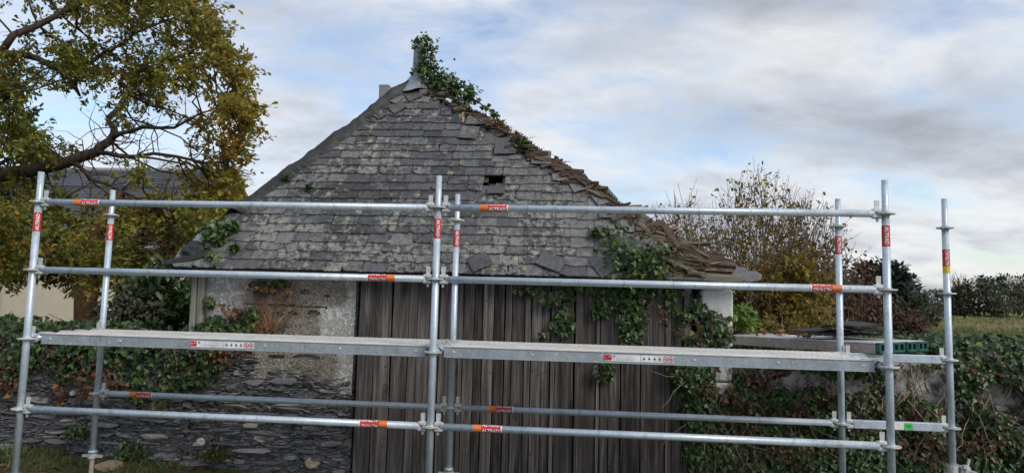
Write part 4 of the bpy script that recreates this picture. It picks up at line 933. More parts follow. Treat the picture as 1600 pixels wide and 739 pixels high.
# ================================================================== IVY
def inside(poly, x, y):
    c = False; j = len(poly) - 1
    for i in range(len(poly)):
        (xi, yi), (xj, yj) = poly[i], poly[j]
        if (yi > y) != (yj > y) and x < (xj - xi) * (y - yi) / (yj - yi) + xi: c = not c
        j = i
    return c
def ivy(label, Y, blobs, dens, size=(.032, .062), mat='ivy_leaf', bare=(), thick=.10, loc=None, stems=8, red=0.0, seed=1, top_over=None):
    """blobs: (px, py, rx, ry) patches on the wall face at depth Y; bare: ellipses left free"""
    r = random.Random(seed); P, D, Q, S, C = [], [], [], [], []; cl = []
    for bx_, by_, rx, ry in blobs:
        n = int(math.pi * rx * ry * dens / 100 * 1.75)
        for _ in range(n):
            a = r.uniform(0, 6.2832); k = math.sqrt(r.random()) * (1 + .25 * (vn(math.cos(a) * 2 + bx_ * .1, math.sin(a) * 2 + by_ * .1) - .5) * 2)
            x, y = bx_ + rx * k * math.cos(a), by_ + ry * k * math.sin(a)
            if any(((x - ex) / erx) ** 2 + ((y - ey) / ery) ** 2 < .75 + .6 * vn(x * .12, y * .12) for ex, ey, erx, ery in bare): continue
            q = at(x, y, Y)
            if q.z < gz(q.x, Y) + .02: continue
            lump = fbm(q.x * 3.1, q.z * 3.1)
            if lump < .38 + .22 * (k - .6) and r.random() < .8: continue
            out = thick * (lump * 1.2) * (1 - .6 * k * k) * r.uniform(.2, 1) + .015
            P.append((q.x, Y - out, q.z)); D.append((r.gauss(0, .55), r.gauss(-.35, .3), r.gauss(-.75, .4))); Q.append((r.gauss(0, .45), -1, r.gauss(.55, .4)))
            S.append(r.uniform(*size) * (1 if r.random() < .7 else .7))
            c = r.random() ** .8 * .88
            if red and r.random() < red * (1.6 if vn(q.x * 2.2 + 5, q.z * 2.2) > .5 else .35): c = r.uniform(.91, 1)
            C.append(c)
        cl.append((bx_, by_, rx, ry))
    c0 = at(blobs[0][0], blobs[0][1], Y); e = empty('ivy', loc or (c0.x, Y, c0.z), label=label, cat='ivy')
    leaf_mesh('foliage', P, D, Q, S, T_IVY, C, MATS[mat], e)
    mb = MB()
    for k in range(stems):
        bx_, by_, rx, ry = r.choice(cl); x, y = bx_ + r.uniform(-rx, rx) * .8, by_ + ry * r.uniform(.2, 1); pts = []
        for j in range(8):
            q = at(x, y, Y); pts.append((q.x, Y - .012 - .02 * r.random(), max(q.z, gz(q.x, Y)))); x += r.gauss(0, rx * .12); y -= ry * r.uniform(.12, .28)
        mb.tube(pts, [.009 - .0008 * j for j in range(8)], 5)
    if stems: mb.build('stem', MATS['vine'], e, True)['kind'] = 'stuff'
    return e
ivy('dark ivy spilling over the top of the left schist wall', WY - .03, [(-40, 535, 60, 42), (-140, 535, 60, 45), (-240, 535, 60, 45), (30, 525, 55, 34), (80, 535, 60, 36), (130, 545, 55, 42), (180, 555, 50, 50), (230, 560, 50, 55), (275, 565, 45, 55), (315, 550, 38, 52), (330, 520, 28, 30), (25, 565, 30, 30), (120, 590, 30, 20), (250, 605, 50, 25)],
    4.6, red=.08, thick=.20, seed=2, stems=14)
# ivy lying over the wall top behind
r = random.Random(4); P, D, Q, S = [], [], [], []
for _ in range(7000):
    x = r.uniform(-7.4, -2.5); y = r.uniform(WY - .08, WY + .65); z = 1.05 + .16 * fbm(x * 2, y * 2) + r.uniform(0, .08) - .25 * max(0, (WY - y) * 6)
    if fbm(x * 1.6 + 3, y * 2) < .46: continue
    P.append((x, y, z)); D.append((r.gauss(0, .6), r.gauss(-.4, .5), r.gauss(-.1, .5))); Q.append((r.gauss(0, .4), -.4, 1)); S.append(r.uniform(.05, .09))
o = empty('ivy', (-4.5, WY + .2, 1.1), label='ivy mat lying along the flat top of the left wall', cat='ivy'); leaf_mesh('foliage', P, D, Q, S, T_IVY, [r.random() * .9 for _ in P], MATS['ivy_green'], o)
ivy('ivy and creeper on the pale render at the barn left corner', WY - .05, [(345, 505, 28, 14), (392, 492, 12, 18), (330, 470, 10, 10), (372, 510, 22, 12), (405, 445, 16, 8), (440, 441, 14, 6), (425, 450, 10, 6)], 5.5, red=.10, mat='ivy_green', thick=.07, seed=3, stems=5)
ivy('green ivy hanging from the eave down the plank front', WY - .05, [(825, 452, 26, 13), (870, 462, 34, 20), (880, 500, 17, 24), (850, 522, 10, 8), (930, 448, 34, 9), (985, 462, 36, 22), (988, 505, 20, 34), (940, 478, 14, 16), (1030, 450, 34, 14), (945, 578, 18, 15), (985, 528, 15, 14), (1052, 470, 14, 12), (1005, 487, 12, 20), (905, 450, 16, 8)],
    5.6, mat='ivy_green', thick=.11, seed=4, stems=16)
ivy('ivy growing up the white corner pillar of the barn', WY - .03, [(1066, 492, 26, 14), (1085, 478, 14, 30), (1112, 500, 26, 22), (1120, 520, 22, 22), (1060, 515, 12, 12), (1095, 530, 30, 22), (1062, 575, 20, 30), (1085, 600, 30, 34), (1110, 585, 30, 40), (1095, 640, 34, 40), (1120, 690, 45, 55), (1092, 700, 22, 45), (1135, 470, 6, 20)],
    8.0, red=.07, thick=.16, seed=5, stems=12, bare=[(1128, 585, 14, 32), (1118, 462, 24, 14), (1128, 478, 10, 14)])
ivy('thick ivy and red creeper burying the right garden wall', WY - .03, [(1170, 650, 60, 60), (1230, 660, 60, 60), (1300, 665, 60, 60), (1370, 670, 60, 60), (1440, 665, 60, 60), (1510, 660, 60, 70), (1590, 660, 70, 80), (1170, 720, 60, 40), (1250, 720, 60, 40), (1330, 720, 60, 40), (1420, 720, 60, 40), (1500, 720, 60, 40), (1590, 720, 60, 40),
    (1430, 590, 35, 40), (1500, 585, 50, 42), (1580, 580, 50, 50), (1380, 600, 30, 28), (1170, 600, 30, 30), (1240, 615, 60, 20), (1310, 612, 60, 26), (1370, 590, 40, 26), (1290, 580, 40, 14), (1650, 600, 60, 110), (1750, 640, 70, 100), (1860, 650, 70, 110), (1980, 660, 80, 120), (2100, 670, 80, 130)],
    6.2, red=.09, thick=.22, seed=6, stems=60, bare=[(1240, 592, 50, 14), (1318, 600, 38, 12), (1452, 598, 32, 28), (1555, 616, 34, 27), (1592, 652, 24, 18), (1405, 596, 18, 18), (1200, 580, 14, 8)])
# bare brown runners hanging over the right wall
mb = MB(); r = random.Random(15)
for _ in range(70):
    x, y = r.uniform(1090, 1600), r.uniform(565, 640); p = at(x, y, WY - .1); v = Vector((r.gauss(0, .5), -.1, -1)).normalized(); pts = [p.copy()]
    for _k in range(r.randint(4, 9)): p = p + v * .09; v = (v + Vector((r.gauss(0, .3), r.gauss(0, .12), r.gauss(0, .25)))).normalized(); p.y = max(WY - .26, min(p.y, WY - .06)); pts.append(p.copy())
    if pts[-1].z > -.1: mb.tube(pts, [.0055 * (1 - .6 * i / len(pts)) for i in range(len(pts))], 4)
a_, b2 = at(1418, 625, WY - .25), at(1478, 705, WY - .25); mb.tube([a_, (a_ + b2) / 2 + Vector((.01, 0, .01)), b2], [.006, .005, .004], 5)
e = empty('creeper_runners', (3.6, WY, .5), label='bare brown creeper runners tangled over the ivy of the right wall', cat='creeper'); mb.build('stem', MATS['twig_pale'], e, True)['kind'] = 'stuff'
# orange dead creeper leaves
def scatter(label, name, cat, pts, n, mat, tpl, size, Y, parent_loc, seed, dirz=-.6):
    r = random.Random(seed); P, D, Q, S = [], [], [], []
    for bx_, by_, rx, ry, k in pts:
        for _ in range(int(n * k)):
            q = at(bx_ + r.gauss(0, rx * .5), by_ + r.gauss(0, ry * .5), Y); P.append((q.x, Y - r.uniform(.01, .09), q.z)); D.append((r.gauss(0, .5), r.gauss(-.4, .3), r.gauss(dirz, .4))); Q.append((r.gauss(0, .5), -1, r.gauss(.3, .5))); S.append(r.uniform(*size))
    e = empty(name, parent_loc, label=label, cat=cat); leaf_mesh('foliage', P, D, Q, S, tpl, [r.random() for _ in P], MATS[mat], e); return e
scatter('rust-brown dead creeper clinging to the left wall', 'dead_creeper', 'creeper', [(15, 590, 30, 40, 1), (98, 618, 12, 20, .35), (135, 610, 12, 24, .3), (165, 575, 20, 30, .5), (185, 600, 20, 16, .4), (250, 640, 20, 12, .15)], 130, 'dead_leaf', T_IVY, (.025, .055), WY - .06, (-3.9, WY, .5), 7)
dc = scatter('orange dying creeper on the barn render beside the planks', 'dead_creeper', 'creeper', [(372, 489, 16, 9, .35), (345, 555, 26, 16, .55), (380, 545, 12, 10, .25), (415, 450, 30, 10, .35), (350, 480, 10, 8, .12), (455, 455, 8, 20, .12)], 150, 'dead_leaf', T_IVY, (.02, .045), WY - .055, (-2.0, WY, 1.2), 8)
mb = MB(); r = random.Random(9)
for k in range(46):                                                    # fan of bare creeper stems over the render
    x, y = 418 + r.gauss(0, 10), 520 + r.gauss(0, 8); a = r.uniform(-2.6, -.5); pts = []
    for j in range(9):
        q = at(x, y, WY - .05); pts.append((q.x, WY - .048 - .008 * r.random(), min(q.z, 1.73))); x += math.cos(a) * 9; y += math.sin(a) * 9; a += r.gauss(0, .22) + (-.05 if a > -1.57 else .05)
    mb.tube(pts, [.005 - .0004 * j for j in range(9)], 4)
mb.build('stem', MATS['vine'], dc, True)
scatter('red-brown withered creeper patches on the right wall below the deck', 'dead_creeper', 'creeper', [(1185, 590, 24, 24, .6), (1215, 575, 20, 12, .3), (1240, 640, 40, 14, .5), (1420, 640, 30, 18, .3), (1330, 650, 50, 24, .5), (1530, 690, 40, 24, .4), (1230, 700, 60, 24, .6), (1440, 700, 50, 24, .5), (1150, 640, 30, 30, .5), (1105, 600, 20, 20, .2), (1090, 520, 8, 30, .12), (1036, 490, 6, 20, .1)], 150, 'red_shrub', T_IVY, (.025, .05), WY - .16, (3.0, WY, .5), 10)
# roof-corner ivy and finial ivy
def ivy_pts(label, centres, n, size, mat, seed, loc, stem=None, sd=.07):
    r = random.Random(seed); P, D, Q, S = [], [], [], []
    for c, k, sg in centres:
        for _ in range(int(n * k)):
            P.append(Vector(c) + Vector((r.gauss(0, sg), r.gauss(-.02, sg * .7), r.gauss(0, sg)))); D.append((r.gauss(0, .6), r.gauss(-.3, .4), r.gauss(-.5, .5))); Q.append((r.gauss(0, .5), -.8, r.gauss(.6, .5))); S.append(r.uniform(*size))
    e = empty('ivy', loc, label=label, cat='ivy'); leaf_mesh('foliage', P, D, Q, S, T_IVY, [r.random() for _ in P], MATS[mat], e)
    if stem:
        for s in stem: mb = MB(); mb.tube(s, .009, 5); mb.build('stem', MATS['vine'], e, True)
    return e
def rpt(px, py, n): x, s = onroof(px, py); return rp(x, s, n)
ivy_pts('ivy clump on the broken slates above the right eave', [(rpt(x, y, .07), k, s) for x, y, k, s in ((955, 382, .5, .07), (970, 398, .7, .09), (990, 412, .9, .09), (1012, 418, .7, .08), (1035, 418, .5, .07), (975, 420, .6, .08), (1000, 428, .7, .07), (1025, 430, .4, .06), (945, 372, .2, .05))], 115, (.03, .055), 'ivy_green', 11, rpt(980, 410, 0), [[rpt(1000, 430, .04), rpt(975, 405, .05), rpt(955, 378, .04)]])
fa = lambda px, py, d=0: at(px, py, AP_Y - .12 - d)
ivy_pts('dark ivy wrapped round the roof finial and trailing down the hip', [(fa(x, y), k, s) for x, y, k, s in ((650, 64, .12, .02), (666, 66, .35, .04), (671, 78, .45, .045), (668, 92, .45, .05), (664, 106, .5, .05), (672, 116, .8, .06), (684, 124, .9, .06), (698, 132, .9, .065), (711, 140, .8, .06), (722, 146, .7, .06), (734, 152, .5, .045), (737, 143, .3, .035), (706, 122, .2, .03), (649, 74, .1, .015), (645, 112, .06, .02))], 140, (.03, .055), 'ivy_green', 12, fa(660, 110), [[fa(660, 125), fa(663, 95), fa(668, 66)], [fa(664, 118), fa(700, 132), fa(738, 152)]])
ivy_pts('thin ivy tendril hanging in the air right of the finial', [(fa(x, y), k, s) for x, y, k, s in ((745, 160, .25, .022), (755, 167, .2, .018), (765, 170, .2, .018), (771, 176, .2, .015), (777, 180, .2, .015), (781, 189, .3, .018))], 40, (.035, .06), 'ivy_green', 13, fa(745, 160), [[fa(738, 154), fa(756, 166), fa(772, 176), fa(781, 192)]])
ivy_pts('leafy weed sprouting beside the lead scrap on the left hip', [(rpt(x, y, .06), k, s) for x, y, k, s in ((342, 362, .6, .06), (355, 368, .5, .05), (332, 372, .4, .05), (345, 378, .3, .05), (368, 360, .3, .035), (337, 402, .3, .03))], 110, (.04, .07), 'ivy_green', 14, rpt(345, 370, 0), [[rpt(338, 398, .03), rpt(344, 380, .05), rpt(350, 366, .06)]])

# ================================================================== TREES
def twig_leaves(P, D, Q, S, C, tip, base, n, size, spread, r, cb, cr):
    ax = (tip - base)
    for _ in range(n):
        t = r.random() ** .6; p = base + ax * t + Vector((r.gauss(0, spread), r.gauss(0, spread), r.gauss(0, spread)))
        P.append(p); D.append(ax.normalized() * .5 + Vector((r.gauss(0, .6), r.gauss(0, .6), r.gauss(-.15, .5)))); Q.append((r.gauss(0, .6), r.gauss(0, .6) - .2, 1)); S.append(r.uniform(*size)); C.append(min(1, max(0, cb + r.gauss(0, cr))))
def bent(a, b_, r, k=.12, n=4):
    d = b_ - a; L_ = d.length; o = [a + d * (i / n) + Vector((r.gauss(0, 1), r.gauss(0, 1), r.gauss(0, 1))) * L_ * k * math.sin(math.pi * i / n) * .5 for i in range(n + 1)]; return o

# big oak, trunk just outside the frame
r = random.Random(21)
oak = empty('oak_tree', (-9.6, 5.6, 0), label='large spreading oak in green and yellow autumn leaf', cat='tree')
OY = 5.6
limb_px = [
    ([(-170, 560, 5.6), (-165, 420, 5.6), (-150, 300, 5.6), (-140, 160, 5.6), (-110, 40, 5.8), (-60, -90, 6.0), (0, -220, 6.2)], .30, .07),
    ([(-150, 300, 5.6), (-60, 285, 5.4), (10, 272, 5.3), (70, 262, 5.2), (115, 250, 5.2), (150, 238, 5.2), (172, 220, 5.2), (178, 200, 5.2), (168, 186, 5.2)], .15, .035),
    ([(172, 218, 5.2), (205, 205, 5.1), (240, 200, 5.0), (290, 190, 5.0), (340, 170, 5.0)], .04, .012),
    ([(150, 238, 5.2), (190, 245, 5.0), (240, 240, 4.9), (300, 250, 4.8), (350, 255, 4.8)], .04, .012),
    ([(168, 186, 5.2), (190, 160, 5.3), (215, 130, 5.3), (260, 95, 5.4), (320, 70, 5.4)], .045, .012),
    ([(115, 250, 5.2), (140, 275, 5.0), (175, 290, 4.9), (215, 310, 4.8), (265, 330, 4.7)], .035, .012),
    ([(-140, 160, 5.6), (-60, 100, 5.4), (0, 85, 5.2), (60, 92, 5.1), (95, 110, 5.0), (125, 150, 5.0)], .09, .02),
    ([(0, 85, 5.2), (60, 40, 5.4), (120, 10, 5.6), (180, -30, 5.7), (240, -60, 5.8)], .06, .015),
    ([(-110, 40, 5.8), (-20, -30, 6.2), (80, -80, 6.6), (200, -120, 6.8)], .10, .02),
    ([(-60, 285, 5.4), (-10, 320, 5.2), (40, 360, 5.1), (90, 400, 5.0)], .05, .015),
    ([(95, 110, 5.0), (140, 100, 5.0), (190, 70, 5.2), (240, 40, 5.3), (290, 20, 5.4)], .035, .012)]
nodes = []; mb = MB(); first = True
for pts, r0, r1 in limb_px:
    wp = [at(x, y, d) for x, y, d in pts]
    if first: wp[0].z = -.1; first = False; tr = MB(); tr.tube(wp, [r0 + (r1 - r0) * i / (len(wp) - 1) for i in range(len(wp))], 12); tr.build('trunk', MATS['bark'], oak, True)
    else:
        fine = []
        for i in range(len(wp) - 1): fine += [wp[i], (wp[i] + wp[i + 1]) / 2 + Vector((r.gauss(0, .03), r.gauss(0, .03), r.gauss(0, .03)))]
        fine.append(wp[-1]); mb.tube(fine, [r0 + (r1 - r0) * i / (len(fine) - 1) for i in range(len(fine))], 8)
        wp = fine
    nodes += wp
xr = lambda y: float(np.interp(y, [-160, 0, 20, 45, 75, 100, 130, 165, 200, 230, 262, 295, 330, 360, 400, 440], [300, 325, 340, 345, 372, 385, 400, 398, 402, 388, 378, 388, 368, 340, 285, 262]))
def oak_ok(x, y):
    if x > xr(y) - 14: return 0
    if ((x - 225) / 95) ** 2 + ((y - 205) / 48) ** 2 < 1: return .10
    if ((x - 110) / 60) ** 2 + ((y - 205) / 34) ** 2 < 1: return .12
    if ((x - 165) / 105) ** 2 + ((y - 290) / 40) ** 2 < 1: return .10
    if ((x - 70) / 55) ** 2 + ((y - 450) / 40) ** 2 < 1: return .12
    if ((x - 40) / 55) ** 2 + ((y - 35) / 35) ** 2 < 1: return .4
    return 1
clumps = []; tries = 0
while len(clumps) < 285 and tries < 20000:
    tries += 1; x, y = r.uniform(-180, 405), r.uniform(-150, 440)
    if x < -10 and r.random() < .5: continue
    if y < -20 and r.random() < .5: continue
    if r.random() < oak_ok(x, y): clumps.append((x, y, r.uniform(4.3, 7.4) if y < 300 else r.uniform(4.2, 6.2)))
for yy in range(0, 400, 12):                                            # the ragged right edge
    clumps.append((xr(yy) - r.uniform(10, 26), yy, r.uniform(4.6, 5.8)))
P, D, Q, S, C = [], [], [], [], []
for x, y, d in clumps:
    c = at(x, y, d); nd = min(nodes, key=lambda q: (q - c).length + (.4 if q.z > c.z + .6 else 0)); path = bent(nd, c, r, .10)
    ln = (c - nd).length; mb.tube(path, [.010 + .012 * min(1, ln / 2) * (1 - i / 4) for i in range(5)], 5)
    R0 = (c - CAM).length * .030
    yel = .40 + .27 * max(0, min(1, (x - 120) / 260)) + .07 * r.gauss(0, 1) + (.16 if r.random() < .16 else 0)
    for _ in range(9):
        v = Vector(unit(1)[0]); tip = c + v * R0 * r.uniform(.5, 1.25); b0 = c + (path[3] - c) * r.random() * .4; mb.tube([b0, (b0 + tip) / 2 + Vector((0, 0, .03)), tip], [.006, .004, .002], 3, cap=False)
        twig_leaves(P, D, Q, S, C, tip, b0, 17, (.06, .105), .036, r, yel + .04, .15)
mb.build('limb', MATS['bark'], oak, True); leaf_mesh('crown', P, D, Q, S, T_OAK, C, MATS['oak_leaf'], oak); print('oak leaves', len(P))
# bare inner twigs in the open gap
mb = MB()
for _ in range(90):
    nd = r.choice([q for q in nodes if 2.2 < q.z < 4.2 and q.x > -7.2]); p = nd.copy(); pts = [p.copy()]; v = Vector((r.gauss(.3, .6), r.gauss(0, .3), r.gauss(.15, .6))).normalized()
    for _k in range(6): p = p + v * .13; v = (v + Vector((r.gauss(0, .35), r.gauss(0, .2), r.gauss(0, .35)))).normalized(); pts.append(p.copy())
    mb.tube(pts, [.010 - .0014 * i for i in range(7)], 4)
mb.build('twigs', MATS['bark'], oak, True)['kind'] = 'stuff'

# smaller brown-leaved tree whose reddish trunk stands behind the left wall
t2_ = empty('young_oak', (at(140, 470, 4.4).x, 4.4, 0), label='smaller tree with reddish trunk behind the left wall', cat='tree'); r = random.Random(22)
mb = MB(); b0 = at(136, 600, 4.4); b0.z = -.1; mb.tube([b0, at(134, 470, 4.4), at(140, 430, 4.4), at(150, 360, 4.4), at(190, 300, 4.5)], [.16, .145, .12, .07, .03], 10); mb.build('trunk', MATS['bark_red'], t2_, True)
P, D, Q, S, C = [], [], [], [], []; mb = MB()
for _ in range(120):
    x, y = r.uniform(-20, 345), r.uniform(330, 440)
    if ((x - 70) / 50) ** 2 + ((y - 445) / 30) ** 2 < 1 and r.random() < .8: continue
    if x > 300 and y > 385: continue
    if 60 < x < 265 and 300 < y < 385 and r.random() < .8: continue
    if x > 240 and y > 350 and x < 300 and r.random() < .7: continue
    c = at(x, y, r.uniform(3.4, 5.4)); b_ = at(min(x, 150) * .3 + 100, 400, 4.4); mb.tube(bent(b_, c, r, .1), [.014, .011, .008, .006, .004], 4)
    for _k in range(8):
        tip = c + Vector(unit(1)[0]) * r.uniform(.1, .32); twig_leaves(P, D, Q, S, C, tip, c, 14, (.05, .09), .05, r, .42 + (.4 if r.random() < .22 else 0), .15)
mb.build('limb', MATS['bark'], t2_, True); leaf_mesh('crown', P, D, Q, S, T_OAK, C, MATS['oak_leaf'], t2_)
# dark green bush between house and barn
def bush(name, label, px0, px1, py0, py1, Y0, Y1, n, mat, tpl, size, seed, cb=.5, cr=.25, stems=14, ground=True, sm='twig', core=None):
    r = random.Random(seed); c0 = at((px0 + px1) / 2, py1, (Y0 + Y1) / 2); e = empty(name, (c0.x, c0.y, 0), label=label, cat='bush' if 'hedge' not in name else 'hedge'); P, D, Q, S, C = [], [], [], [], []; cs = []
    for _ in range(max(12, n // 45)):
        a = r.uniform(0, 6.28); k = math.sqrt(r.random()); x = (px0 + px1) / 2 + (px1 - px0) / 2 * k * math.cos(a); y = (py0 + py1) / 2 + (py1 - py0) / 2 * k * math.sin(a); cs.append(at(x, y, r.uniform(Y0, Y1)))
    for c in cs:
        R0 = (c - CAM).length * (py1 - py0) / 1049 * .16
        for _ in range(45):
            v = Vector(unit(1)[0]); P.append(c + v * R0 * r.random() ** .5); D.append(v + Vector((0, 0, r.gauss(0, .4)))); Q.append(v * .5 + Vector((0, -.2, .8))); S.append(r.uniform(*size)); C.append(min(1, max(0, cb + r.gauss(0, cr))))
    leaf_mesh('foliage', P, D, Q, S, tpl, C, MATS[mat], e); mb = MB()
    for c in cs[:stems * 2]:
        b_ = Vector((c0.x + r.gauss(0, .25), (Y0 + Y1) / 2 + r.gauss(0, .15), 0)); mb.tube(bent(b_, c, r, .12), [.02, .015, .011, .008, .004], 5)
    mb.build('stem', MATS[sm], e, True); return e
bush('laurel_bush', 'dark green bush between the house and the barn corner', 195, 330, 415, 510, 2.9, 4.6, 3600, 'ivy_green', T_OVAL, (.06, .12), 31, .45, .25)
bush('laurel_bush', 'low green bush below the oak behind the left wall', 150, 260, 455, 520, 2.6, 3.4, 1500, 'hedge_leaf', T_OVAL, (.05, .09), 32)

# thin autumn shrubs right of the barn
def shrub(label, px, base_y, Y, tops, n, leaf_n, mat, seed, size=(.035, .065), spread=1.0, leafy=(.0, 1.0), cb=.5, low_bias=1.5):
    r = random.Random(seed); b0 = at(px, base_y, Y); b0.z = -.05; e = empty('thin_shrub', (b0.x, Y, 0), label=label, cat='shrub', group='thin autumn shrubs behind the right wall'); mb = MB(); P, D, Q, S, C = [], [], [], [], []
    for i in range(n):
        x0, x1, ytop, yb = tops; tx = r.uniform(x0, x1); u = (tx - (x0 + x1) / 2) / ((x1 - x0) / 2); ty = ytop + (yb - ytop) * (abs(u) ** 1.6) + abs(r.gauss(0, 40)); tip = at(tx, ty, Y + r.gauss(0, .5) * spread)
        b_ = b0 + Vector((r.gauss(0, .30), r.gauss(0, .25), 0)); v = tip - b_; pts = []
        for k in range(9):
            t = k / 8; pts.append(b_ + Vector((v.x * t ** 1.35, v.y * t ** 1.2, v.z * t ** .9)) + Vector((r.gauss(0, .03), r.gauss(0, .03), 0)))
        mb.tube(pts, [.015 * (1 - k / 8) + .0025 for k in range(9)], 4, cap=False)
        for _ in range(14):                                             # side twigs
            k = r.randint(2, 7); p = pts[k].copy(); q = [p.copy()]; w = Vector((r.gauss(0, .7), r.gauss(0, .5), r.uniform(.3, 1))).normalized()
            for _k in range(4): p = p + w * r.uniform(.05, .13) * (1 + .3 * (8 - k) / 4); w = (w + Vector((r.gauss(0, .3), r.gauss(0, .3), r.gauss(.1, .2)))).normalized(); q.append(p.copy())
            mb.tube(q, [.005, .004, .003, .0025, .0015], 3, cap=False)
            hgt = (ty - q[-1].z)
            for _k in range(leaf_n):
                zf = (q[-1].z - 1.0) / max(.5, tip.z - 1.0)
                if r.random() < max(0, zf) * low_bias * .6: continue
                c = r.choice(q[1:]); P.append(c + Vector(unit(1)[0]) * .04); D.append(Vector(unit(1)[0]) + Vector((0, 0, -.5))); Q.append(Vector(unit(1)[0]) + Vector((0, -.3, .6))); S.append(r.uniform(*size)); C.append(min(1, max(0, cb + r.gauss(0, .25))))
    mb.build('stem', MATS['twig'], e, True); leaf_mesh('foliage', P, D, Q, S, T_OVAL, C, MATS[mat], e); return e
shrub('thin bare-topped shrub just right of the broken roof corner', 1090, 520, 4.6, (965, 1160, 285, 380), 56, 8, 'yellow_leaf', 41, cb=.40, low_bias=1.1)
shrub('tallest shrub, yellow leaves low down and bare top twigs', 1190, 520, 4.2, (1080, 1320, 250, 345), 70, 11, 'yellow_leaf', 42, cb=.5, low_bias=1.1)
shrub('shrub with sparse reddish leaves leaning towards the right standards', 1255, 510, 4.8, (1180, 1350, 295, 400), 46, 5, 'red_shrub', 43, cb=.7, low_bias=.6)
bush('yellow_bush', 'dense yellow-leaved bush at the feet of the thin shrubs', 1150, 1300, 405, 515, 3.6, 4.6, 3000, 'yellow_leaf', T_OVAL, (.04, .075), 44, .55, .25)
bush('yellow_bush', 'low yellow-green growth just above the grey planks', 1190, 1320, 478, 525, 2.5, 3.4, 1500, 'yellow_leaf', T_OVAL, (.03, .06), 45, .45, .2)
bush('leafy_plant', 'bright green leafy plant beside the white pillar', 1142, 1180, 478, 512, 1.95, 2.4, 380, 'bright_leaf', T_OVAL, (.04, .09), 46, .35, .25, 5)
bush('brown_shrub', 'large red-brown leafless-looking shrub behind the right standards', 1195, 1385, 408, 520, 7.0, 9.0, 6500, 'red_shrub', T_OVAL, (.05, .10), 47, .45, .25, 30)
bush('brown_shrub', 'small dead brown shrub at the field edge', 1380, 1450, 490, 520, 8.5, 10.0, 1500, 'red_shrub', T_OVAL, (.06, .11), 48, .55, .2, 14)

# ivy-covered bank behind the right wall
r = random.Random(51); bk = MB()
def bz(x, y): return .98 + .20 * fbm(x * .8, y * .8) + .05 * fbm(x * 3, y * 3) - .05 * max(0, y - 4) - .5 * max(0, (y - 10.5))**2 * .5
bk.grid(lambda u, v: (2.6 + 17 * u, WY + .30 + 9.6 * v, max(-.1, bz(2.6 + 17 * u, WY + .30 + 9.6 * v) - .08)), 60, 40)
be = empty('ivy_bank', (6, 5, 0), label='low bank of dense ivy between the right wall and the field', cat='ivy'); bk.build('mound', MATS['ground'], be, True)
P, D, Q, S, C = [], [], [], [], []
while len(P) < 26000:
    y = WY + .1 + 9.8 * r.random() ** 1.7; x = r.uniform(2.5, 6 + (y + 4.6) * .80)
    if x > 19: continue
    if x < 2.75 and y > 1.9: continue
    dcen = e0 - dv.normalized() * .7 + pr * .35
    if abs((Vector((x, y)) - dcen).dot(pr)) < .5 and abs((Vector((x, y)) - dcen).dot(dv.normalized())) < .9: continue
    P.append((x, y, bz(x, y) + r.uniform(-.06, .10) * (1 + .8 * fbm(x * 2, y * 2)))); D.append((r.gauss(0, .6), r.gauss(-.4, .5), r.gauss(0, .4))); Q.append((r.gauss(0, .5), -.5, 1)); S.append(r.uniform(.055, .10)); C.append(min(1, max(0, .45 + r.gauss(0, .22) + .25 * (fbm(x, y) - .5))))
leaf_mesh('foliage', P, D, Q, S, T_IVY, C, MATS['ivy_green'], be)
# litter on the planks
P, D, Q, S = [], [], [], []
for _ in range(60):
    c = e0 + pr * r.uniform(.02, .75) - dv.normalized() * r.uniform(.62, 1.28); P.append((c.x, c.y, 1.322 + r.uniform(0, .02))); v = Vector(unit(1)[0]); D.append((v.x, v.y, v.z * .3)); Q.append((v.y * .4, 0, 1)); S.append(r.uniform(.05, .09))
o = leaf_mesh('leaf_litter', P, D, Q, S, T_OAK, [r.uniform(.6, 1) for _ in P], MATS['dead_leaf']); tag(o, 'dry orange oak leaves lying on the grey planks', 'leaves', kind='stuff')

# grass: field and foot of the wall
r = random.Random(61); P, D, Q, S, C = [], [], [], [], []
for _ in range(20000):
    dd = 11.5 + 110 * r.random() ** 2.0; px = r.uniform(1330, 1700); d = ray(px, 485); a = math.atan2(d.x, d.y); x = CAM.x + math.sin(a) * dd * 1.0; y = CAM.y + math.cos(a) * dd
    c = min(1, max(0, .25 + .9 * fbm(x * .10, y * .22) - .1 + r.gauss(0, .15)))
    P.append((x, y, -.02)); D.append((r.gauss(0, .35), r.gauss(0, .35), 1)); Q.append((r.gauss(0, .3), -1, .2)); S.append(r.uniform(.25, .6) * (1 + dd / 200)); C.append(c)
T_TUFT = [(0, -.05), (.8, -.28), (.45, -.1), (.95, -.06), (.5, -.01), (1, .10), (.45, .06), (.75, .3), (0, .05)]
tag(leaf_mesh('field_grass', P, D, Q, S, T_TUFT, C, MATS['grass'], None, 0, .1), 'rough straw-coloured field grass beyond the ivy bank', 'grass', kind='stuff')
P, D, Q, S, C = [], [], [], [], []
for _ in range(5200):
    x = r.uniform(-6, -1.2); y = WY - .02 - abs(r.gauss(0, .45))
    if fbm(x * 1.7 + 2, y * 1.7) < .46: continue
    P.append((x, y, gz(x, y) - .01)); D.append((r.gauss(0, .4), r.gauss(-.1, .4), 1)); Q.append((r.gauss(0, .5), -1, .2)); S.append(r.uniform(.04, .11)); C.append(r.uniform(.05, .6))
tag(leaf_mesh('ground_grass', P, D, Q, S, T_BLADE, C, MATS['grass'], None, 0, .3), 'short grass along the foot of the stone wall', 'grass', kind='stuff')
P, D, Q, S = [], [], [], []
for _ in range(700):
    x = r.uniform(-5.5, -1); y = r.uniform(-.3, WY - .05); P.append((x, y, gz(x, y) + .012)); v = unit(1)[0]; D.append((v[0], v[1], v[2] * .3)); Q.append((v[1] * .4, v[0] * .4, 1)); S.append(r.uniform(.03, .08))
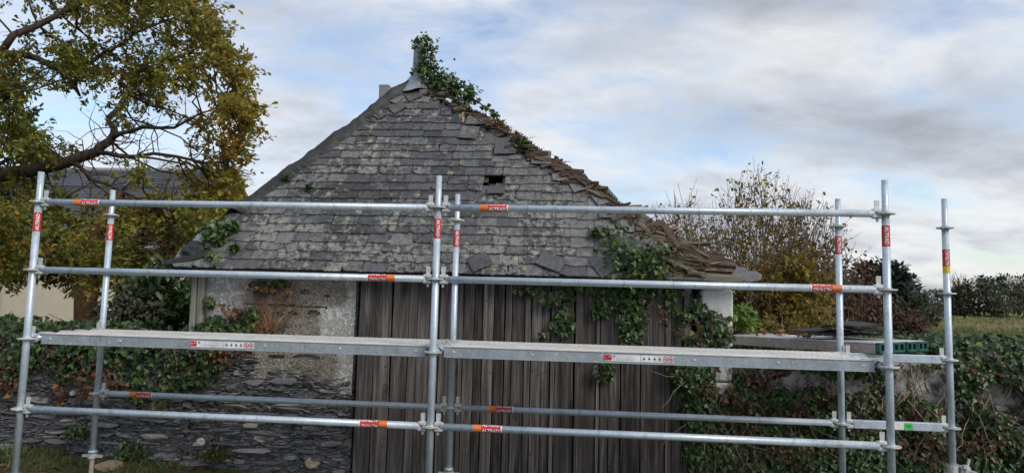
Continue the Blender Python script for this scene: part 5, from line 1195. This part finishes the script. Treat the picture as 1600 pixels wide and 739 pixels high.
tag(leaf_mesh('fallen_leaves', P, D, Q, S, T_OAK, [r.random() for _ in P], MATS['dead_leaf']), 'fallen brown leaves on the ground by the wall', 'leaves', kind='stuff')
for i, (px, py, s_) in enumerate(((168, 722, .09),)):
    q = at(px, py, 1.2); q.z = gz(q.x, 1.2); o = link('loose_stone', RTPL[0], None, Matrix.Translation((q.x, 1.2, q.z + .02)) @ Matrix.Diagonal((s_ * 2.4, .16, s_, 1))); tag(o, 'flat tan stone lying on the ground by the wall', 'stone')
    o.data = TPL_TAN[1]
# small weeds at the wall foot
for i, (px, py, lab) in enumerate(((205, 712, 'leafy weed at the wall foot near the left rear standard'), (335, 715, 'yellow-green weed growing at the foot of the barn wall'), (125, 680, 'small fern-like weed in the left wall joints'))):
    q = at(px, py, WY - .1); e = empty('weed', (q.x, WY - .1, gz(q.x, WY)), label=lab, cat='weed'); P, D, Q, S = [], [], [], []
    for _ in range(160): v = Vector(unit(1)[0]); P.append((q.x + r.gauss(0, .07), WY - .08 + r.gauss(0, .04) - .04, q.z - .03 + abs(r.gauss(0, .06)))); D.append((v.x, v.y, abs(v.z) + .4)); Q.append((v.y, -1, .5)); S.append(r.uniform(.03, .06))
    leaf_mesh('foliage', P, D, Q, S, T_OVAL, [r.random() for _ in P], MATS['moss' if i == 1 else 'ivy_green'], e)

# ================================================================== FAR TREES
def far_tree(name, label, px, ptop, pbase, halfw, Y, mat, n, seed, size, group=None, bare=False, cb=.5, lean=0):
    r = random.Random(seed); b0 = at(px, pbase, Y); b0.z = 0; top = at(px + lean, ptop, Y); sc = (b0 - CAM).length / F_PX; H = top.z; rw_ = halfw * sc
    e = empty(name, (b0.x, Y, 0), label=label, cat='tree', group=group); mb = MB(); mb.tube([b0, b0 + Vector((0, 0, H * .35)), b0 + Vector((lean * sc * .6, 0, H * .8))], [.035 * H, .028 * H, .008 * H], 7); P, D, Q, S, C = [], [], [], [], []
    if bare:
        tw = MB()
        for _ in range(140):
            a = r.uniform(-1.25, 1.25); z0 = H * r.uniform(.2, .6); p = b0 + Vector((0, 0, z0)); v = Vector((math.sin(a), r.gauss(0, .4), math.cos(a) * .9 + .15)).normalized(); pts = [p.copy()]; ln = (H - z0) * r.uniform(.5, 1) / 6 * (1 - .25 * abs(a))
            for _k in range(6): p = p + v * ln; v = (v + Vector((r.gauss(0, .2), r.gauss(0, .2), r.gauss(.03, .12)))).normalized(); pts.append(p.copy())
            tw.tube(pts, [.006 * H * (1 - k / 7) + .01 for k in range(7)], 3, cap=False)
        tw.build('branches', MATS['twig'], e)['kind'] = 'stuff'
    nc = max(8, n // 60); zlo = .12 if not bare else .1
    for _ in range(nc):
        a = r.uniform(0, 6.28); k = r.random() ** .5; zz = r.random(); wz = math.sin(math.pi * min(1, .18 + .80 * zz)) ** .7
        c = Vector((b0.x + lean * sc * zz + rw_ * k * math.cos(a) * wz, Y + rw_ * .7 * k * math.sin(a) * wz, H * (zlo + (.90 - zlo) * zz * (.45 if bare else 1)))); R0 = rw_ * r.uniform(.16, .30)
        for _k in range(60):
            v = Vector(unit(1)[0]); P.append(c + Vector((v.x, v.y, v.z * .7)) * R0 * r.random() ** .4); D.append(v); Q.append(v * .4 + Vector((0, -.2, .8))); S.append(r.uniform(*size) * H); C.append(min(1, max(0, cb + r.gauss(0, .22))))
    mb.build('trunk', MATS['bark'], e, True); leaf_mesh('crown', P, D, Q, S, T_OVAL, C, MATS[mat], e)
FG = 'trees along the far field edge'
far_tree('pine_tree', 'dark wind-shaped pine rising above the brown shrubs', 1375, 402, 492, 58, 40, 'pine_leaf', 5200, 71, (.045, .09), None, False, .35, 6)
far_tree('pine_tree', 'dark evergreen joined to the right of the pine top', 1414, 420, 492, 38, 42, 'pine_leaf', 3000, 72, (.045, .09), None, False, .4, -6)
far_tree('round_bush_tree', 'round olive-green bush tree below the pine', 1436, 452, 492, 28, 36, 'hedge_leaf', 1500, 73, (.05, .10), None, False, .6)
far_tree('bare_tree', 'bare grey tree directly behind the outer right standard', 1500, 418, 492, 44, 80, 'hedge_leaf', 900, 74, (.04, .08), FG, True)
rr = random.Random(75)
labs = ['dark hedgerow tree first to the right of the bare tree', 'broad green hedgerow tree second right of the bare tree', 'green hedgerow tree at the right edge of the photo', 'low scrub tree between the pine and the bare tree', 'low rounded tree in front of the bare tree']
for i, (px, pt, hw) in enumerate(((1530, 426, 36), (1562, 430, 40), (1605, 428, 44), (1466, 450, 28), (1490, 450, 28))):
    far_tree('hedgerow_tree', labs[i], px, pt, 494, hw, 78 + 4 * i, 'hedge_leaf', 2800, 80 + i, (.04, .08), FG, False, .42 + .08 * (i % 2))
far_tree('bare_tree', 'pale bare tree top over the hedgerow at the right edge', 1592, 426, 494, 26, 100, 'hedge_leaf', 400, 90, (.04, .08), FG, True)
far_tree('hedgerow_tree', 'hedgerow tree just outside the right edge of the photo', 1660, 430, 494, 44, 84, 'hedge_leaf', 1500, 91, (.04, .08), FG)
